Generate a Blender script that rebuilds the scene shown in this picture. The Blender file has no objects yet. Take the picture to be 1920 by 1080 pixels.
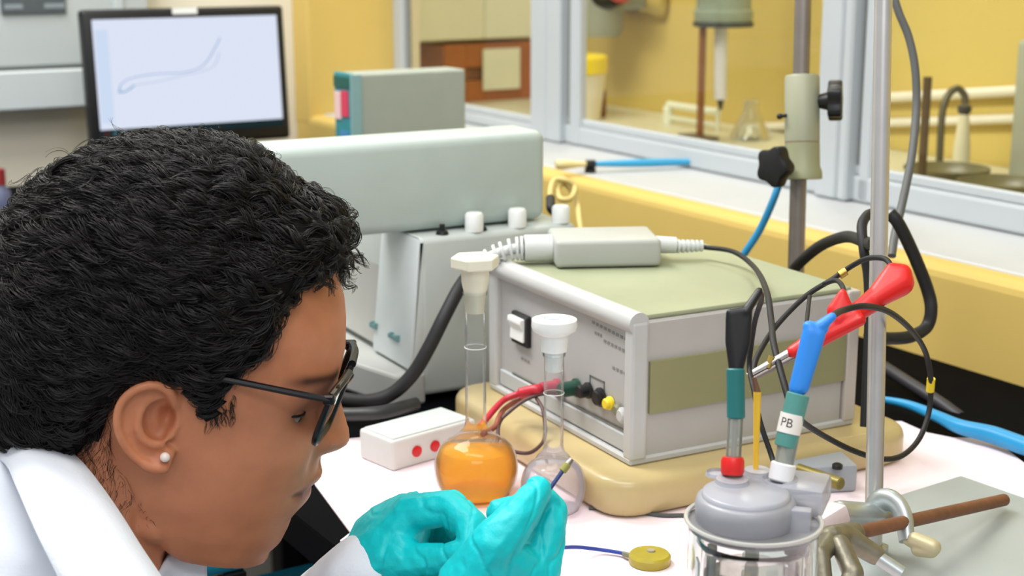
import bpy, bmesh, math, random
import numpy as np
from mathutils import Vector, Matrix, Quaternion
from mathutils.bvhtree import BVHTree

random.seed(7); RNG = np.random.default_rng(7)
scene = bpy.context.scene
COL = scene.collection

# ------------------------------------------------------------------ camera
FPX, PITCH, CAMZ, ZB = 2800.0, math.radians(13.07), 1.31, 0.90     # ZB: bench top
cam_d = bpy.data.cameras.new('camera'); cam = bpy.data.objects.new('camera', cam_d); COL.objects.link(cam)
cam.location = (0, 0, CAMZ); cam.rotation_euler = (math.pi / 2 - PITCH, 0, 0)
cam_d.sensor_width = 36.0; cam_d.lens = FPX / 1920 * 36.0
cam_d.clip_start = 0.05; cam_d.clip_end = 60
cam_d.dof.use_dof = True; cam_d.dof.focus_distance = 0.95; cam_d.dof.aperture_fstop = 10.0
scene.camera = cam

# ------------------------------------------------------------------ light
world = bpy.data.worlds.new('world'); scene.world = world; world.use_nodes = True
bg = world.node_tree.nodes['Background']
bg.inputs['Color'].default_value = (0.92, 0.96, 1.0, 1); bg.inputs['Strength'].default_value = 0.58

def area(name, loc, sx, sy, power, aim=None, color=(1, 1, 1)):
    d = bpy.data.lights.new(name, 'AREA'); d.shape = 'RECTANGLE'; d.size = sx; d.size_y = sy
    d.energy = power; d.color = color
    o = bpy.data.objects.new(name, d); COL.objects.link(o); o.location = loc
    if aim is not None:
        o.rotation_euler = (Vector(aim) - Vector(loc)).to_track_quat('-Z', 'Y').to_euler()
    return o
area('overhead_light', (-0.1, 0.45, 2.65), 1.3, 0.4, 19, (0.1, 1.0, 0.9), (1.0, 0.98, 0.95))
area('overhead_light', (0.15, -0.9, 2.55), 1.3, 0.5, 15, (0.0, 1.0, 0.95), (1.0, 0.98, 0.95))  # front light added above and behind the camera to brighten facing sides
area('overhead_light', (-0.9, 1.6, 2.65), 1.3, 0.4, 48, (-0.3, 1.9, 0.9), (1.0, 0.98, 0.95))
area('overhead_light', (0.9, 2.6, 2.65), 1.3, 0.4, 60, (0.75, 2.0, 0.9), (1.0, 0.97, 0.92))

vs = scene.view_settings
scene.display_settings.display_device = 'sRGB'
vs.view_transform = 'Standard'; vs.look = 'None'; vs.exposure = -0.12; vs.gamma = 1.0; vs.use_curve_mapping = False
scene.cycles.max_bounces = 14; scene.cycles.transparent_max_bounces = 24; scene.cycles.transmission_bounces = 12
scene.cycles.use_denoising = True; scene.cycles.caustics_refractive = True

# ------------------------------------------------------------------ pixel <-> world helpers (photo is 1920x1080)
_c, _s = math.cos(PITCH), math.sin(PITCH)
def ray(u, v):
    a = (u - 960) / FPX; b = (v - 540) / FPX
    return Vector((a, _c - b * _s, -_s - b * _c))
CAM = Vector((0, 0, CAMZ))
def at(u, v, d): return CAM + ray(u, v) * d
def G(u, v, z):
    r = ray(u, v); return CAM + r * ((z - CAMZ) / r.z)
def onpl(u, v, p0, n):
    r = ray(u, v); return CAM + r * ((Vector(p0) - CAM).dot(n) / r.dot(n))
def proj(p):
    x, y, z = p[0], p[1], p[2] - CAMZ
    d = y * _c - z * _s; up = y * _s + z * _c
    return 960 + FPX * x / d, 540 - FPX * up / d
TH = math.radians(31.5)
NV = Vector((math.cos(TH), math.sin(TH), 0)); WV = Vector((-math.sin(TH), math.cos(TH), 0))
def NW(n, w, z): return NV * n + WV * w + Vector((0, 0, z))
def onN(u, v, n): return onpl(u, v, NV * n, NV)
NWALL, NWIN, WBACK, ZSILL = 1.124, 1.303, 2.5346, 0.995

# ------------------------------------------------------------------ materials
def lin(c):
    c = c / 255.0
    return c / 12.92 if c <= 0.04045 else ((c + 0.055) / 1.055) ** 2.4
def rgb(r, g, b): return (lin(r), lin(g), lin(b), 1.0)
MATS = {}
def mat(name, col, rough=0.5, metal=0.0, spec=0.5, var=0.06, scale=30.0, bump=0.0, bscale=200.0, **kw):
    if name in MATS: return MATS[name]
    m = bpy.data.materials.new(name); m.use_nodes = True; MATS[name] = m
    nt = m.node_tree; N = nt.nodes; L = nt.links; p = N['Principled BSDF']
    base = rgb(*col)
    p.inputs['Roughness'].default_value = rough; p.inputs['Metallic'].default_value = metal
    p.inputs['Specular IOR Level'].default_value = spec
    tc = N.new('ShaderNodeTexCoord')
    if var > 0:
        nz = N.new('ShaderNodeTexNoise'); nz.inputs['Scale'].default_value = scale; nz.inputs['Detail'].default_value = 4
        L.new(tc.outputs['Object'], nz.inputs['Vector'])
        mx = N.new('ShaderNodeMix'); mx.data_type = 'RGBA'
        mx.inputs['A'].default_value = tuple(x * (1 - var) for x in base[:3]) + (1,)
        mx.inputs['B'].default_value = tuple(min(1, x * (1 + var)) for x in base[:3]) + (1,)
        L.new(nz.outputs['Fac'], mx.inputs['Factor']); L.new(mx.outputs['Result'], p.inputs['Base Color'])
    else:
        p.inputs['Base Color'].default_value = base
    if bump > 0:
        nb = N.new('ShaderNodeTexNoise'); nb.inputs['Scale'].default_value = bscale; nb.inputs['Detail'].default_value = 3
        L.new(tc.outputs['Object'], nb.inputs['Vector'])
        bp = N.new('ShaderNodeBump'); bp.inputs['Strength'].default_value = bump; bp.inputs['Distance'].default_value = 0.002
        L.new(nb.outputs['Fac'], bp.inputs['Height']); L.new(bp.outputs['Normal'], p.inputs['Normal'])
    for k, v in kw.items():
        p.inputs[k.replace('_', ' ')].default_value = v
    return m
def emis(name, col, strength):
    if name in MATS: return MATS[name]
    m = bpy.data.materials.new(name); m.use_nodes = True; MATS[name] = m
    nt = m.node_tree; nt.nodes.clear()
    e = nt.nodes.new('ShaderNodeEmission'); o = nt.nodes.new('ShaderNodeOutputMaterial')
    e.inputs['Color'].default_value = rgb(*col); e.inputs['Strength'].default_value = strength
    nt.links.new(e.outputs[0], o.inputs[0]); return m
def thin_glass(name, tint=(250, 252, 252), refl=1.0, ior=1.45, rough=0.02, body=None, bodyfac=0.0):
    """thin walled glass: clear with fresnel reflections, optional milky body"""
    if name in MATS: return MATS[name]
    m = bpy.data.materials.new(name); m.use_nodes = True; MATS[name] = m
    nt = m.node_tree; N = nt.nodes; L = nt.links; N.clear()
    o = N.new('ShaderNodeOutputMaterial'); t = N.new('ShaderNodeBsdfTransparent'); g = N.new('ShaderNodeBsdfGlossy')
    t.inputs['Color'].default_value = rgb(*tint); g.inputs['Roughness'].default_value = rough
    f = N.new('ShaderNodeFresnel'); f.inputs['IOR'].default_value = ior
    mul = N.new('ShaderNodeMath'); mul.operation = 'MULTIPLY'; mul.inputs[1].default_value = refl
    L.new(f.outputs[0], mul.inputs[0])
    mx = N.new('ShaderNodeMixShader'); L.new(mul.outputs[0], mx.inputs[0]); L.new(t.outputs[0], mx.inputs[1]); L.new(g.outputs[0], mx.inputs[2])
    last = mx
    if body:
        d = N.new('ShaderNodeBsdfPrincipled'); d.inputs['Base Color'].default_value = rgb(*body); d.inputs['Roughness'].default_value = 0.3
        m2 = N.new('ShaderNodeMixShader'); m2.inputs[0].default_value = bodyfac
        L.new(mx.outputs[0], m2.inputs[1]); L.new(d.outputs[0], m2.inputs[2]); last = m2
    L.new(last.outputs[0], o.inputs[0]); return m

M_white_pl = mat('white_plastic', (236, 240, 238), 0.42)
M_instr = mat('pale_grey_plastic', (178, 191, 186), 0.45, bump=0.02)
M_instr_w = mat('white_grey_plastic', (212, 220, 220), 0.42)
M_grey_box = mat('warm_grey_paint', (178, 176, 173), 0.45)
M_grey_lt = mat('light_grey_paint', (188, 189, 188), 0.4)
M_olive_top = mat('olive_grey_paint', (154, 160, 130), 0.5, var=0.22, scale=11)
M_olive = mat('olive_band', (140, 139, 100), 0.55)
M_black = mat('black_plastic', (16, 16, 18), 0.42, var=0.15)
M_black_r = mat('black_rubber', (20, 20, 22), 0.6, var=0.15)
M_bench = mat('black_bench_top', (6, 7, 10), 0.7, spec=0.03, var=0.3, scale=12, bump=0.03)
M_steel = mat('brushed_steel', (200, 198, 196), 0.32, metal=0.7, var=0.10, scale=60)
M_steel_d = mat('dull_steel', (142, 134, 128), 0.42, metal=0.75, var=0.15, scale=40)
M_cast = mat('cast_aluminium', (186, 194, 194), 0.38, metal=0.7, var=0.12, scale=80, bump=0.05)
M_dirty = mat('tarnished_metal', (128, 124, 108), 0.45, metal=0.7, var=0.35, scale=90, bump=0.15)
M_alu = mat('window_aluminium', (180, 186, 189), 0.4, var=0.04, scale=6)
M_alu_d = mat('window_seal', (120, 122, 116), 0.6)
M_yellow = mat('yellow_wall_paint', (210, 182, 104), 0.55, spec=0.15, var=0.07, scale=5, bump=0.05, bscale=60)
M_cream = mat('cream_wall_paint', (238, 232, 214), 0.6, var=0.03, scale=4, bump=0.04, bscale=60)
M_sill = mat('grey_sill', (184, 187, 188), 0.5, var=0.06, scale=10)
M_panel = mat('grey_cabinet_paint', (192, 200, 200), 0.45, var=0.04, scale=5)
M_paper = mat('bench_paper', (244, 228, 233), 0.8, spec=0.2, var=0.05, scale=5, bump=0.10, bscale=400)
M_pad = mat('cream_stone_slab', (194, 174, 124), 0.28, var=0.12, scale=14, bump=0.03)
M_red = mat('red_rubber', (222, 30, 28), 0.38, var=0.10)
M_blue = mat('blue_rubber', (44, 138, 232), 0.42, var=0.06)
M_teal = mat('teal_sleeve', (30, 112, 112), 0.45, var=0.1)
M_rust = mat('rusty_rod', (124, 82, 58), 0.6, metal=0.25, var=0.35, scale=120, bump=0.1)
M_bluecab = mat('blue_sheath', (40, 140, 190), 0.4)
M_navy = mat('blue_wire', (44, 66, 150), 0.4)
M_brass = mat('brass', (190, 160, 80), 0.35, metal=0.7)
M_yellow_pl = mat('yellow_plastic', (236, 206, 40), 0.4)
M_coat = mat('white_cotton', (228, 233, 242), 0.85, var=0.02, scale=20, bump=0.15, bscale=500)
M_glove = mat('teal_nitrile', (0, 196, 202), 0.46, spec=0.35, var=0.16, scale=70, bump=0.45, bscale=130)
M_thinglass = thin_glass('thin_glass', (254, 255, 255), 0.75, 1.30, 0.03, (250, 252, 252), 0.035)
M_window_glass = thin_glass('window_glass', (252, 253, 250), 0.05)
M_frost = thin_glass('frosted_plastic', (240, 241, 245), 0.8, 1.4, 0.3, (200, 202, 210), 0.52)
M_water = thin_glass('cell_glass', (252, 253, 252), 1.0, 1.45, 0.05, (244, 245, 243), 0.17)

def solid_glass(name, col, ior=1.45, rough=0.0):
    return mat(name, col, rough, var=0.0, Transmission_Weight=1.0, IOR=ior)
M_glass = solid_glass('clear_glass', (252, 253, 253), 1.46)
M_orange = None
def make_orange():
    m = bpy.data.materials.new('orange_solution'); m.use_nodes = True
    nt = m.node_tree; N = nt.nodes; L = nt.links; p = N['Principled BSDF']
    N.remove(p); o = [n for n in N if n.type == 'OUTPUT_MATERIAL'][0]
    t = N.new('ShaderNodeBsdfTransparent'); t.inputs['Color'].default_value = rgb(255, 216, 56)
    d = N.new('ShaderNodeBsdfTranslucent'); d.inputs['Color'].default_value = rgb(255, 208, 14)
    d2 = N.new('ShaderNodeBsdfDiffuse'); d2.inputs['Color'].default_value = rgb(255, 198, 8)
    a1 = N.new('ShaderNodeMixShader'); a1.inputs[0].default_value = 0.5; L.new(d.outputs[0], a1.inputs[1]); L.new(d2.outputs[0], a1.inputs[2])
    a2 = N.new('ShaderNodeMixShader'); a2.inputs[0].default_value = 0.55; L.new(t.outputs[0], a2.inputs[1]); L.new(a1.outputs[0], a2.inputs[2])
    g = N.new('ShaderNodeBsdfGlossy'); g.inputs['Roughness'].default_value = 0.05
    f = N.new('ShaderNodeFresnel'); f.inputs['IOR'].default_value = 1.12
    a3 = N.new('ShaderNodeMixShader'); L.new(f.outputs[0], a3.inputs[0]); L.new(a2.outputs[0], a3.inputs[1]); L.new(g.outputs[0], a3.inputs[2])
    L.new(a3.outputs[0], o.inputs[0])
    return m
M_orange = make_orange()

# ------------------------------------------------------------------ mesh helpers
def obj(name, bm, m, parent=None, smooth=False, angle=40):
    me = bpy.data.meshes.new(name)
    if isinstance(bm, bmesh.types.BMesh):
        bm.to_mesh(me); bm.free()
    else:
        v, f = bm; me.from_pydata([tuple(x) for x in v], [], f)
    if smooth:
        me.polygons.foreach_set('use_smooth', [True] * len(me.polygons))
        try: me.set_sharp_from_angle(angle=math.radians(angle))
        except Exception: pass
    me.materials.append(m)
    o = bpy.data.objects.new(name, me); COL.objects.link(o)
    if parent is not None: o.parent = parent
    return o
def tag(o, label, cat, group=None, kind=None):
    if label: o['label'] = label
    if cat: o['category'] = cat
    if group: o['group'] = group
    if kind: o['kind'] = kind
    return o
def thing(name, label, cat, loc=(0, 0, 0), rz=0.0, group=None):
    o = bpy.data.objects.new(name, None); COL.objects.link(o)
    o.location = loc; o.rotation_euler = (0, 0, rz); o.empty_display_size = 0.02
    return tag(o, label, cat, group)
def struct(name, bm, m, parent=None, smooth=False, label=None):
    o = obj(name, bm, m, parent, smooth)
    if parent is None: o['kind'] = 'structure'
    if label: o['label'] = label
    return o
def tloc(t, p):
    """world point into the local frame of a thing (location + z turn)"""
    return Matrix.Rotation(-t.rotation_euler.z, 3, 'Z') @ (Vector(p) - t.location)

def box(x0, x1, y0, y1, z0, z1, bev=0.0, seg=2, bm=None, M=None):
    b = bmesh.new()
    r = bmesh.ops.create_cube(b, size=1.0)
    for v in b.verts:
        v.co = Vector(((x0 + x1) / 2 + v.co.x * (x1 - x0), (y0 + y1) / 2 + v.co.y * (y1 - y0), (z0 + z1) / 2 + v.co.z * (z1 - z0)))
    if bev > 0:
        bmesh.ops.bevel(b, geom=b.edges[:] + b.verts[:], offset=bev, segments=seg, profile=0.5, affect='EDGES')
    if M is not None: b.transform(M)
    if bm is None: return b
    return merge(bm, b)
def merge(a, b):
    me = bpy.data.meshes.new('tmp'); b.to_mesh(me); b.free(); a.from_mesh(me); bpy.data.meshes.remove(me); return a
def lathe(prof, seg=32, M=None, cap=True):
    """prof: list of (r, z)"""
    b = bmesh.new(); rings = []
    for r, z in prof:
        if r < 1e-6: rings.append([b.verts.new((0, 0, z))])
        else: rings.append([b.verts.new((r * math.cos(2 * math.pi * k / seg), r * math.sin(2 * math.pi * k / seg), z)) for k in range(seg)])
    for A, B in zip(rings, rings[1:]):
        for k in range(seg):
            k2 = (k + 1) % seg
            if len(A) == 1 and len(B) == 1: continue
            if len(A) == 1: b.faces.new((A[0], B[k2], B[k]))
            elif len(B) == 1: b.faces.new((A[k], A[k2], B[0]))
            else: b.faces.new((A[k], A[k2], B[k2], B[k]))
    if cap:
        if len(rings[0]) > 1: b.faces.new(list(reversed(rings[0])))
        if len(rings[-1]) > 1: b.faces.new(rings[-1])
    bmesh.ops.recalc_face_normals(b, faces=b.faces)
    if M is not None: b.transform(M)
    return b
def axisM(p0, p1):
    d = Vector(p1) - Vector(p0)
    return Matrix.Translation(Vector(p0)) @ d.to_track_quat('Z', 'Y').to_matrix().to_4x4()
def cyl(p0, p1, r0, r1=None, seg=20, bev=0.0):
    r1 = r0 if r1 is None else r1
    L = (Vector(p1) - Vector(p0)).length
    pr = [(r0, 0), (r1, L)] if bev <= 0 else [(r0 - bev, 0), (r0, bev), (r1, L - bev), (r1 - bev, L)]
    return lathe(pr, seg, axisM(p0, p1))
def smooth_path(pts, n=8):
    P = [Vector(p) for p in pts]
    if len(P) < 3: return P
    P = [P[0] * 2 - P[1]] + P + [P[-1] * 2 - P[-2]]
    out = []
    for i in range(1, len(P) - 2):
        a, b, c, d = P[i - 1], P[i], P[i + 1], P[i + 2]
        for k in range(n):
            t = k / n
            out.append(0.5 * ((2 * b) + (c - a) * t + (2 * a - 5 * b + 4 * c - d) * t * t + (3 * b - a - 3 * c + d) * t ** 3))
    out.append(P[-2]); return out
def tube(pts, r, seg=10, n=8, smooth=True, flat=1.0):
    P = smooth_path(pts, n) if smooth else [Vector(p) for p in pts]
    R = r if callable(r) else (lambda t: r)
    b = bmesh.new(); rings = []
    t0 = (P[1] - P[0]).normalized(); up = Vector((0, 0, 1)) if abs(t0.z) < 0.9 else Vector((1, 0, 0))
    nrm = (up - t0 * up.dot(t0)).normalized()
    for i, p in enumerate(P):
        t = (P[min(i + 1, len(P) - 1)] - P[max(i - 1, 0)]).normalized()
        nrm = (nrm - t * nrm.dot(t)).normalized(); bi = t.cross(nrm); rr = R(i / (len(P) - 1))
        rings.append([b.verts.new(p + nrm * (rr * flat * math.cos(2 * math.pi * k / seg)) + bi * (rr * math.sin(2 * math.pi * k / seg))) for k in range(seg)])
    for A, B in zip(rings, rings[1:]):
        for k in range(seg):
            k2 = (k + 1) % seg; b.faces.new((A[k], A[k2], B[k2], B[k]))
    b.faces.new(list(reversed(rings[0]))); b.faces.new(rings[-1])
    bmesh.ops.recalc_face_normals(b, faces=b.faces)
    return b
def prism(poly, h0, h1, M=None, bev=0.0, seg=2):
    """poly in xy, extruded in z"""
    b = bmesh.new()
    A = [b.verts.new((x, y, h0)) for x, y in poly]; B = [b.verts.new((x, y, h1)) for x, y in poly]
    b.faces.new(list(reversed(A))); b.faces.new(B)
    for k in range(len(poly)):
        k2 = (k + 1) % len(poly); b.faces.new((A[k], A[k2], B[k2], B[k]))
    bmesh.ops.recalc_face_normals(b, faces=b.faces)
    if bev > 0: bmesh.ops.bevel(b, geom=b.edges[:] + b.verts[:], offset=bev, segments=seg, profile=0.5, affect='EDGES')
    if M is not None: b.transform(M)
    return b
def rrect(w, h, r, n=5):
    out = []
    for cx, cy, a0 in ((w / 2 - r, h / 2 - r, 0), (-w / 2 + r, h / 2 - r, 90), (-w / 2 + r, -h / 2 + r, 180), (w / 2 - r, -h / 2 + r, 270)):
        for k in range(n + 1):
            a = math.radians(a0 + 90 * k / n); out.append((cx + r * math.cos(a), cy + r * math.sin(a)))
    return out
def sphere(c, r, sub=3, bm=None, sc=(1, 1, 1)):
    b = bmesh.new(); bmesh.ops.create_icosphere(b, subdivisions=sub, radius=1.0)
    for v in b.verts: v.co = Vector((v.co.x * r * sc[0], v.co.y * r * sc[1], v.co.z * r * sc[2])) + Vector(c)
    return b if bm is None else merge(bm, b)
def rcone(bm, p0, r0, p1, r1):
    """round cone: hull of two spheres, added to bm"""
    b = bmesh.new()
    for p, r in ((p0, r0), (p1, r1)):
        bmesh.ops.create_icosphere(b, subdivisions=2, radius=r, matrix=Matrix.Translation(Vector(p)))
    h = bmesh.ops.convex_hull(b, input=b.verts[:])
    bmesh.ops.delete(b, geom=list({e for e in h['geom_interior'] if isinstance(e, bmesh.types.BMVert)}), context='VERTS')
    return merge(bm, b)
def hullblob(bm, items):
    b = bmesh.new()
    for p, r in items:
        bmesh.ops.create_icosphere(b, subdivisions=2, radius=r, matrix=Matrix.Translation(Vector(p)))
    h = bmesh.ops.convex_hull(b, input=b.verts[:])
    bmesh.ops.delete(b, geom=list({e for e in h['geom_interior'] if isinstance(e, bmesh.types.BMVert)}), context='VERTS')
    return merge(bm, b)
def remesh(bm, voxel, smooth_it=4, smooth_f=0.5):
    """union of overlapping closed shapes as one continuous surface (voxel remesh)"""
    me = bpy.data.meshes.new('tmp'); bm.to_mesh(me); bm.free()
    o = bpy.data.objects.new('tmp', me); COL.objects.link(o)
    md = o.modifiers.new('r', 'REMESH'); md.mode = 'VOXEL'; md.voxel_size = voxel
    if smooth_it:
        ms = o.modifiers.new('s', 'SMOOTH'); ms.factor = smooth_f; ms.iterations = smooth_it
    dg = bpy.context.evaluated_depsgraph_get(); dg.update()
    ev = o.evaluated_get(dg)
    out = bpy.data.meshes.new_from_object(ev)
    bpy.data.objects.remove(o); bpy.data.meshes.remove(me)
    b = bmesh.new(); b.from_mesh(out); bpy.data.meshes.remove(out); return b
def text_bm(body, size, depth):
    c = bpy.data.curves.new('t', 'FONT'); c.body = body; c.size = size; c.extrude = depth; c.align_x = 'CENTER'; c.align_y = 'CENTER'
    o = bpy.data.objects.new('t', c); COL.objects.link(o)
    dg = bpy.context.evaluated_depsgraph_get(); dg.update()
    me = bpy.data.meshes.new_from_object(o.evaluated_get(dg))
    bpy.data.objects.remove(o); bpy.data.curves.remove(c)
    b = bmesh.new(); b.from_mesh(me); bpy.data.meshes.remove(me); return b
def cable(name, label, pix, r, m, cat='cable', group=None, seg=10):
    pts = [at(*q) if len(q) == 3 else Vector(q[0]) for q in pix]
    o0 = pts[0].copy(); b = tube([p - o0 for p in pts], r, seg)
    o = obj(name, b, m, None, True, 60); o.location = o0
    return tag(o, label, cat, group)
# ================================================================== SETTING
WREV, WBACK = 2.55, 2.62
RZ = Matrix.Rotation(TH, 4, 'Z')
M_floor = mat('floor_vinyl', (96, 90, 84), 0.45, var=0.12, scale=8)
struct('floor', box(-3, 6, -2.5, 6, -0.06, 0, M=RZ), M_floor, label='dark grey vinyl floor')
struct('wall_back', box(-2.6, NWIN + 0.09, WBACK, WBACK + 0.1, 0, 2.7, M=RZ), M_cream, label='cream painted wall behind the monitor')
w = struct('wall_right', box(NWALL, NWIN + 0.08, -0.9, WBACK, 0, ZSILL, 0.012, 3, M=RZ), M_yellow, label='low yellow wall under the windows')
struct('sill_board', box(NWALL + 0.028, NWIN + 0.02, -0.9, WREV, ZSILL - 0.02, ZSILL + 0.003, 0.002, 1, M=RZ), M_sill, w, label='grey window sill')
struct('wall_pier', box(NWALL, NWIN + 0.014, WREV, WBACK, ZSILL - 0.02, 2.7, 0.006, 2, M=RZ), M_yellow, w, label='yellow pier beside the first window')
struct('wall_header', box(NWIN, NWIN + 0.1, -0.9, WREV, 2.25, 2.7, M=RZ), M_cream, w)

def window(n, w0, w1, stiles, zt, label):
    """stiles: list of (w0, w1, n_front, material)"""
    t = bpy.data.objects.new('window_%d' % n, None); COL.objects.link(t); t['kind'] = 'structure'; t['label'] = label
    t.location = NW(NWIN, (w0 + w1) / 2, ZSILL); t.rotation_euler = (0, 0, TH); wc = (w0 + w1) / 2
    for a, b, nf, m in stiles:
        struct('frame_stile', box(nf, 0.014, a - wc, b - wc, 0.004, 1.25, 0.003, 1), m, t)
    struct('bottom_rail', box(0.0, 0.014, w0 - wc, w1 - wc, 0.004, zt - ZSILL - 0.012, 0.004, 2), M_alu, t)
    struct('glazing_bead', box(0.004, 0.014, w0 - wc, w1 - wc, zt - ZSILL - 0.012, zt - ZSILL, 0.002, 1), M_alu, t)
    struct('top_rail', box(0.0, 0.014, w0 - wc, w1 - wc, 1.19, 1.25, 0.004, 1), M_alu, t)
    struct('glass_pane', box(0.009, 0.011, w0 - wc, w1 - wc, zt - ZSILL - 0.004, 1.2), M_window_glass, t)
window(1, 2.005, WREV, [(2.515, WREV, -0.004, M_alu), (2.507, 2.515, 0.006, M_alu_d), (2.005, 2.052, -0.012, M_alu)], 1.03, 'left window with pale aluminium frame, behind the upright grey case')
window(2, 1.345, 2.004, [(1.966, 2.004, -0.012, M_alu), (1.953, 1.966, 0.004, M_alu_d), (1.925, 1.953, -0.002, M_alu), (1.345, 1.384, -0.012, M_alu)], 1.04, 'middle window with pale aluminium frame')
window(3, -0.2, 1.344, [(1.328, 1.344, -0.012, M_alu), (1.320, 1.328, 0.006, M_alu_d), (1.300, 1.320, 0.0, M_alu)], 1.043, 'right window with pale aluminium frame')

# the room behind the windows
ZC = onN(1312, 262, 1.64).z
NFAR, WEND = 1.84, 3.3
M_far = mat('ochre_wall_paint', (212, 187, 108), 0.6, spec=0.06, var=0.06, scale=3)
struct('wall_far', box(NFAR, NFAR + 0.1, -1.2, WEND, 0, 2.7, M=RZ), M_far, label='ochre wall of the room behind the windows')
struct('wall_end', box(NWIN + 0.1, NFAR + 0.1, WEND, WEND + 0.1, 0, 2.7, M=RZ), M_cream, label='cream end wall of the room behind the windows')
M_counter = mat('cream_worktop', (206, 200, 168), 0.4, var=0.05, scale=8)
t = thing('counter', 'cream counter along the far wall of the room behind the windows', 'counter', NW(1.63, 1.2, 0), TH)
obj('worktop', box(-0.21, 0.209, -1.7, 2.09, ZC - 0.04, ZC, 0.004, 1), M_counter, t)
obj('cabinet', box(-0.19, 0.205, -1.68, 2.08, 0.0, ZC - 0.04, 0.003, 1), M_cream, t)

# wall cabinet (grey, upper left) --------------------------------------------------
def onW(u, v, w): return onpl(u, v, WV * w, WV)
wf = WBACK - 0.07
pr = onW(283, 60, wf); z0 = onW(80, 205, wf).z; z1 = onW(80, 127, wf).z
t = thing('wall_cabinet', 'pale grey metal cabinet on the wall left of the monitor', 'cabinet', NW(pr.dot(NV), wf, z0), TH)
wid = 1.1
obj('lower_strip', box(-wid, -0.09, 0, 0.068, 0, z1 - z0 - 0.004, 0.003, 1), mat('grey_strip_paint', (200, 209, 211), 0.4, var=0.03), t)
obj('cabinet_body', box(-wid, 0, 0.006, 0.068, z1 - z0 + 0.002, 0.95, 0.003, 1), M_panel, t)
obj('dark_gap', box(-wid + 0.002, -0.092, 0.012, 0.06, z1 - z0 - 0.004, z1 - z0 + 0.002), M_alu_d, t)  # darker grey strip set back between lower strip and cabinet body
q0 = onW(125, 24, wf) - t.location; q1 = onW(3, 24, wf) - t.location
lx0, lx1 = q1.dot(NV), q0.dot(NV); lz = q0.z
lp = obj('label_plate', box(lx0, lx1, 0.001, 0.006, lz, lz + 0.11, 0.001, 1), mat('dark_label', (84, 92, 96), 0.5), t)
M_lab = mat('label_print', (140, 150, 156), 0.5)
for a, b in ((0.05, 0.33), (0.66, 0.98)):
    obj('printed_line', box(lx0 + (lx1 - lx0) * a, lx0 + (lx1 - lx0) * b, 0.0003, 0.0012, lz + 0.008, lz + 0.016), M_lab, lp)
obj('edge_post', box(-0.06, -0.045, 0.0, 0.006, z1 - z0 + 0.01, 0.95, 0.001, 1), mat('grey_strip_paint', (200, 209, 211)), t)

NW_RAIL = (lambda p: (p.dot(WV) - 1.0, p.z))(at(530, 1084, 1.36))
# ================================================================== LAB BENCH
NEDGE = 0.403
t = thing('lab_bench', 'black lab bench along the yellow wall, under all the instruments', 'bench', NW(0.76, 1.0, 0), TH)
obj('worktop', box(NEDGE - 0.76, NWALL - 0.762, -1.5, WBACK - 1.004, ZB - 0.03, ZB, 0.003, 2), M_bench, t)
obj('apron', box(NEDGE - 0.74, NWALL - 0.78, -1.48, -1.45, 0.74, ZB - 0.03), M_black, t)
obj('cross_rail', box(0.44 - 0.76, NWALL - 0.80, 0.005, 0.013, -0.007, 0.003, 0.002, 1, M=Matrix.Translation((0, NW_RAIL[0], NW_RAIL[1]))), mat('teal_enamel', (40, 150, 182), 0.4), t)
obj('back_panel', box(NWALL - 0.80, NWALL - 0.782, -1.45, WBACK - 1.02, 0.05, ZB - 0.03), M_black, t)
for sx in (NEDGE - 0.70, NWALL - 0.85):
    for sy in (-1.42, 0.9, 1.55):
        obj('leg', box(sx, sx + 0.05, sy, sy + 0.05, 0, ZB - 0.03, 0.004, 1), M_black, t)

pp = [(560, 842), (640, 826), (690, 821), (800, 800), (930, 790), (1300, 800), (1690, 792), (1737, 813), (1787, 823), (1840, 823), (1877, 837), (1920, 870), (2010, 960)]
P = [G(u, v, ZB) for u, v in pp]
P += [NW(0.92, 0.55, ZB), NW(0.85, 0.36, ZB), NW(NEDGE + 0.006, 0.36, ZB)]
P += [NW(NEDGE + 0.006, G(664, 1010, ZB).dot(WV), ZB), G(657, 1001, ZB), G(591, 911, ZB)]
c0 = sum(P, Vector()) / len(P)
b = prism([((p - c0).x, (p - c0).y) for p in P], 0.0, 0.0012)
bmesh.ops.triangulate(b, faces=b.faces)
o = obj('bench_paper', b, M_paper); o.location = (c0.x, c0.y, ZB)
tag(o, 'white absorbent bench paper with a pinkish tint spread over the black bench', 'paper')
ZP = ZB + 0.0012

# ================================================================== INSTRUMENTS AT THE BACK
# monitor
TLm, BRm = at(163, 19, 2.47), None
md = 2.47
base = at(362, 275, md)
t = thing('monitor', 'black-framed computer monitor showing a pale blue curve', 'monitor', (base.x, base.y, ZB), TH)
zb = base.z - ZB
pl = lambda u, v: tloc(t, onpl(u, v, base, WV))
x0, x1 = pl(180, 265).x, pl(546, 255).x; zt = pl(350, 14).z; zb = pl(360, 272).z
tilt = Matrix.Translation((0, 0, zb)) @ Matrix.Rotation(math.radians(-4), 4, 'X') @ Matrix.Translation((0, 0, -zb))
obj('casing', box(x0 - 0.006, x1, 0.0, 0.028, zb, zt, 0.006, 3, M=tilt), M_black, t, True)
sx0, sx1, sz0, sz1 = x0 + 0.009, x1 - 0.014, zb + 0.034, zt - 0.016
sc = obj('screen', box(sx0, sx1, -0.0012, 0.004, sz0, sz1, M=tilt), emis('screen_light', (228, 236, 254), 1.0), t)
tb = obj('task_bar', box(sx0, sx1, -0.0014, 0.004, sz0 - 0.012, sz0 - 0.0005, M=tilt), emis('task_bar_light', (34, 52, 56), 0.8), t)
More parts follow.
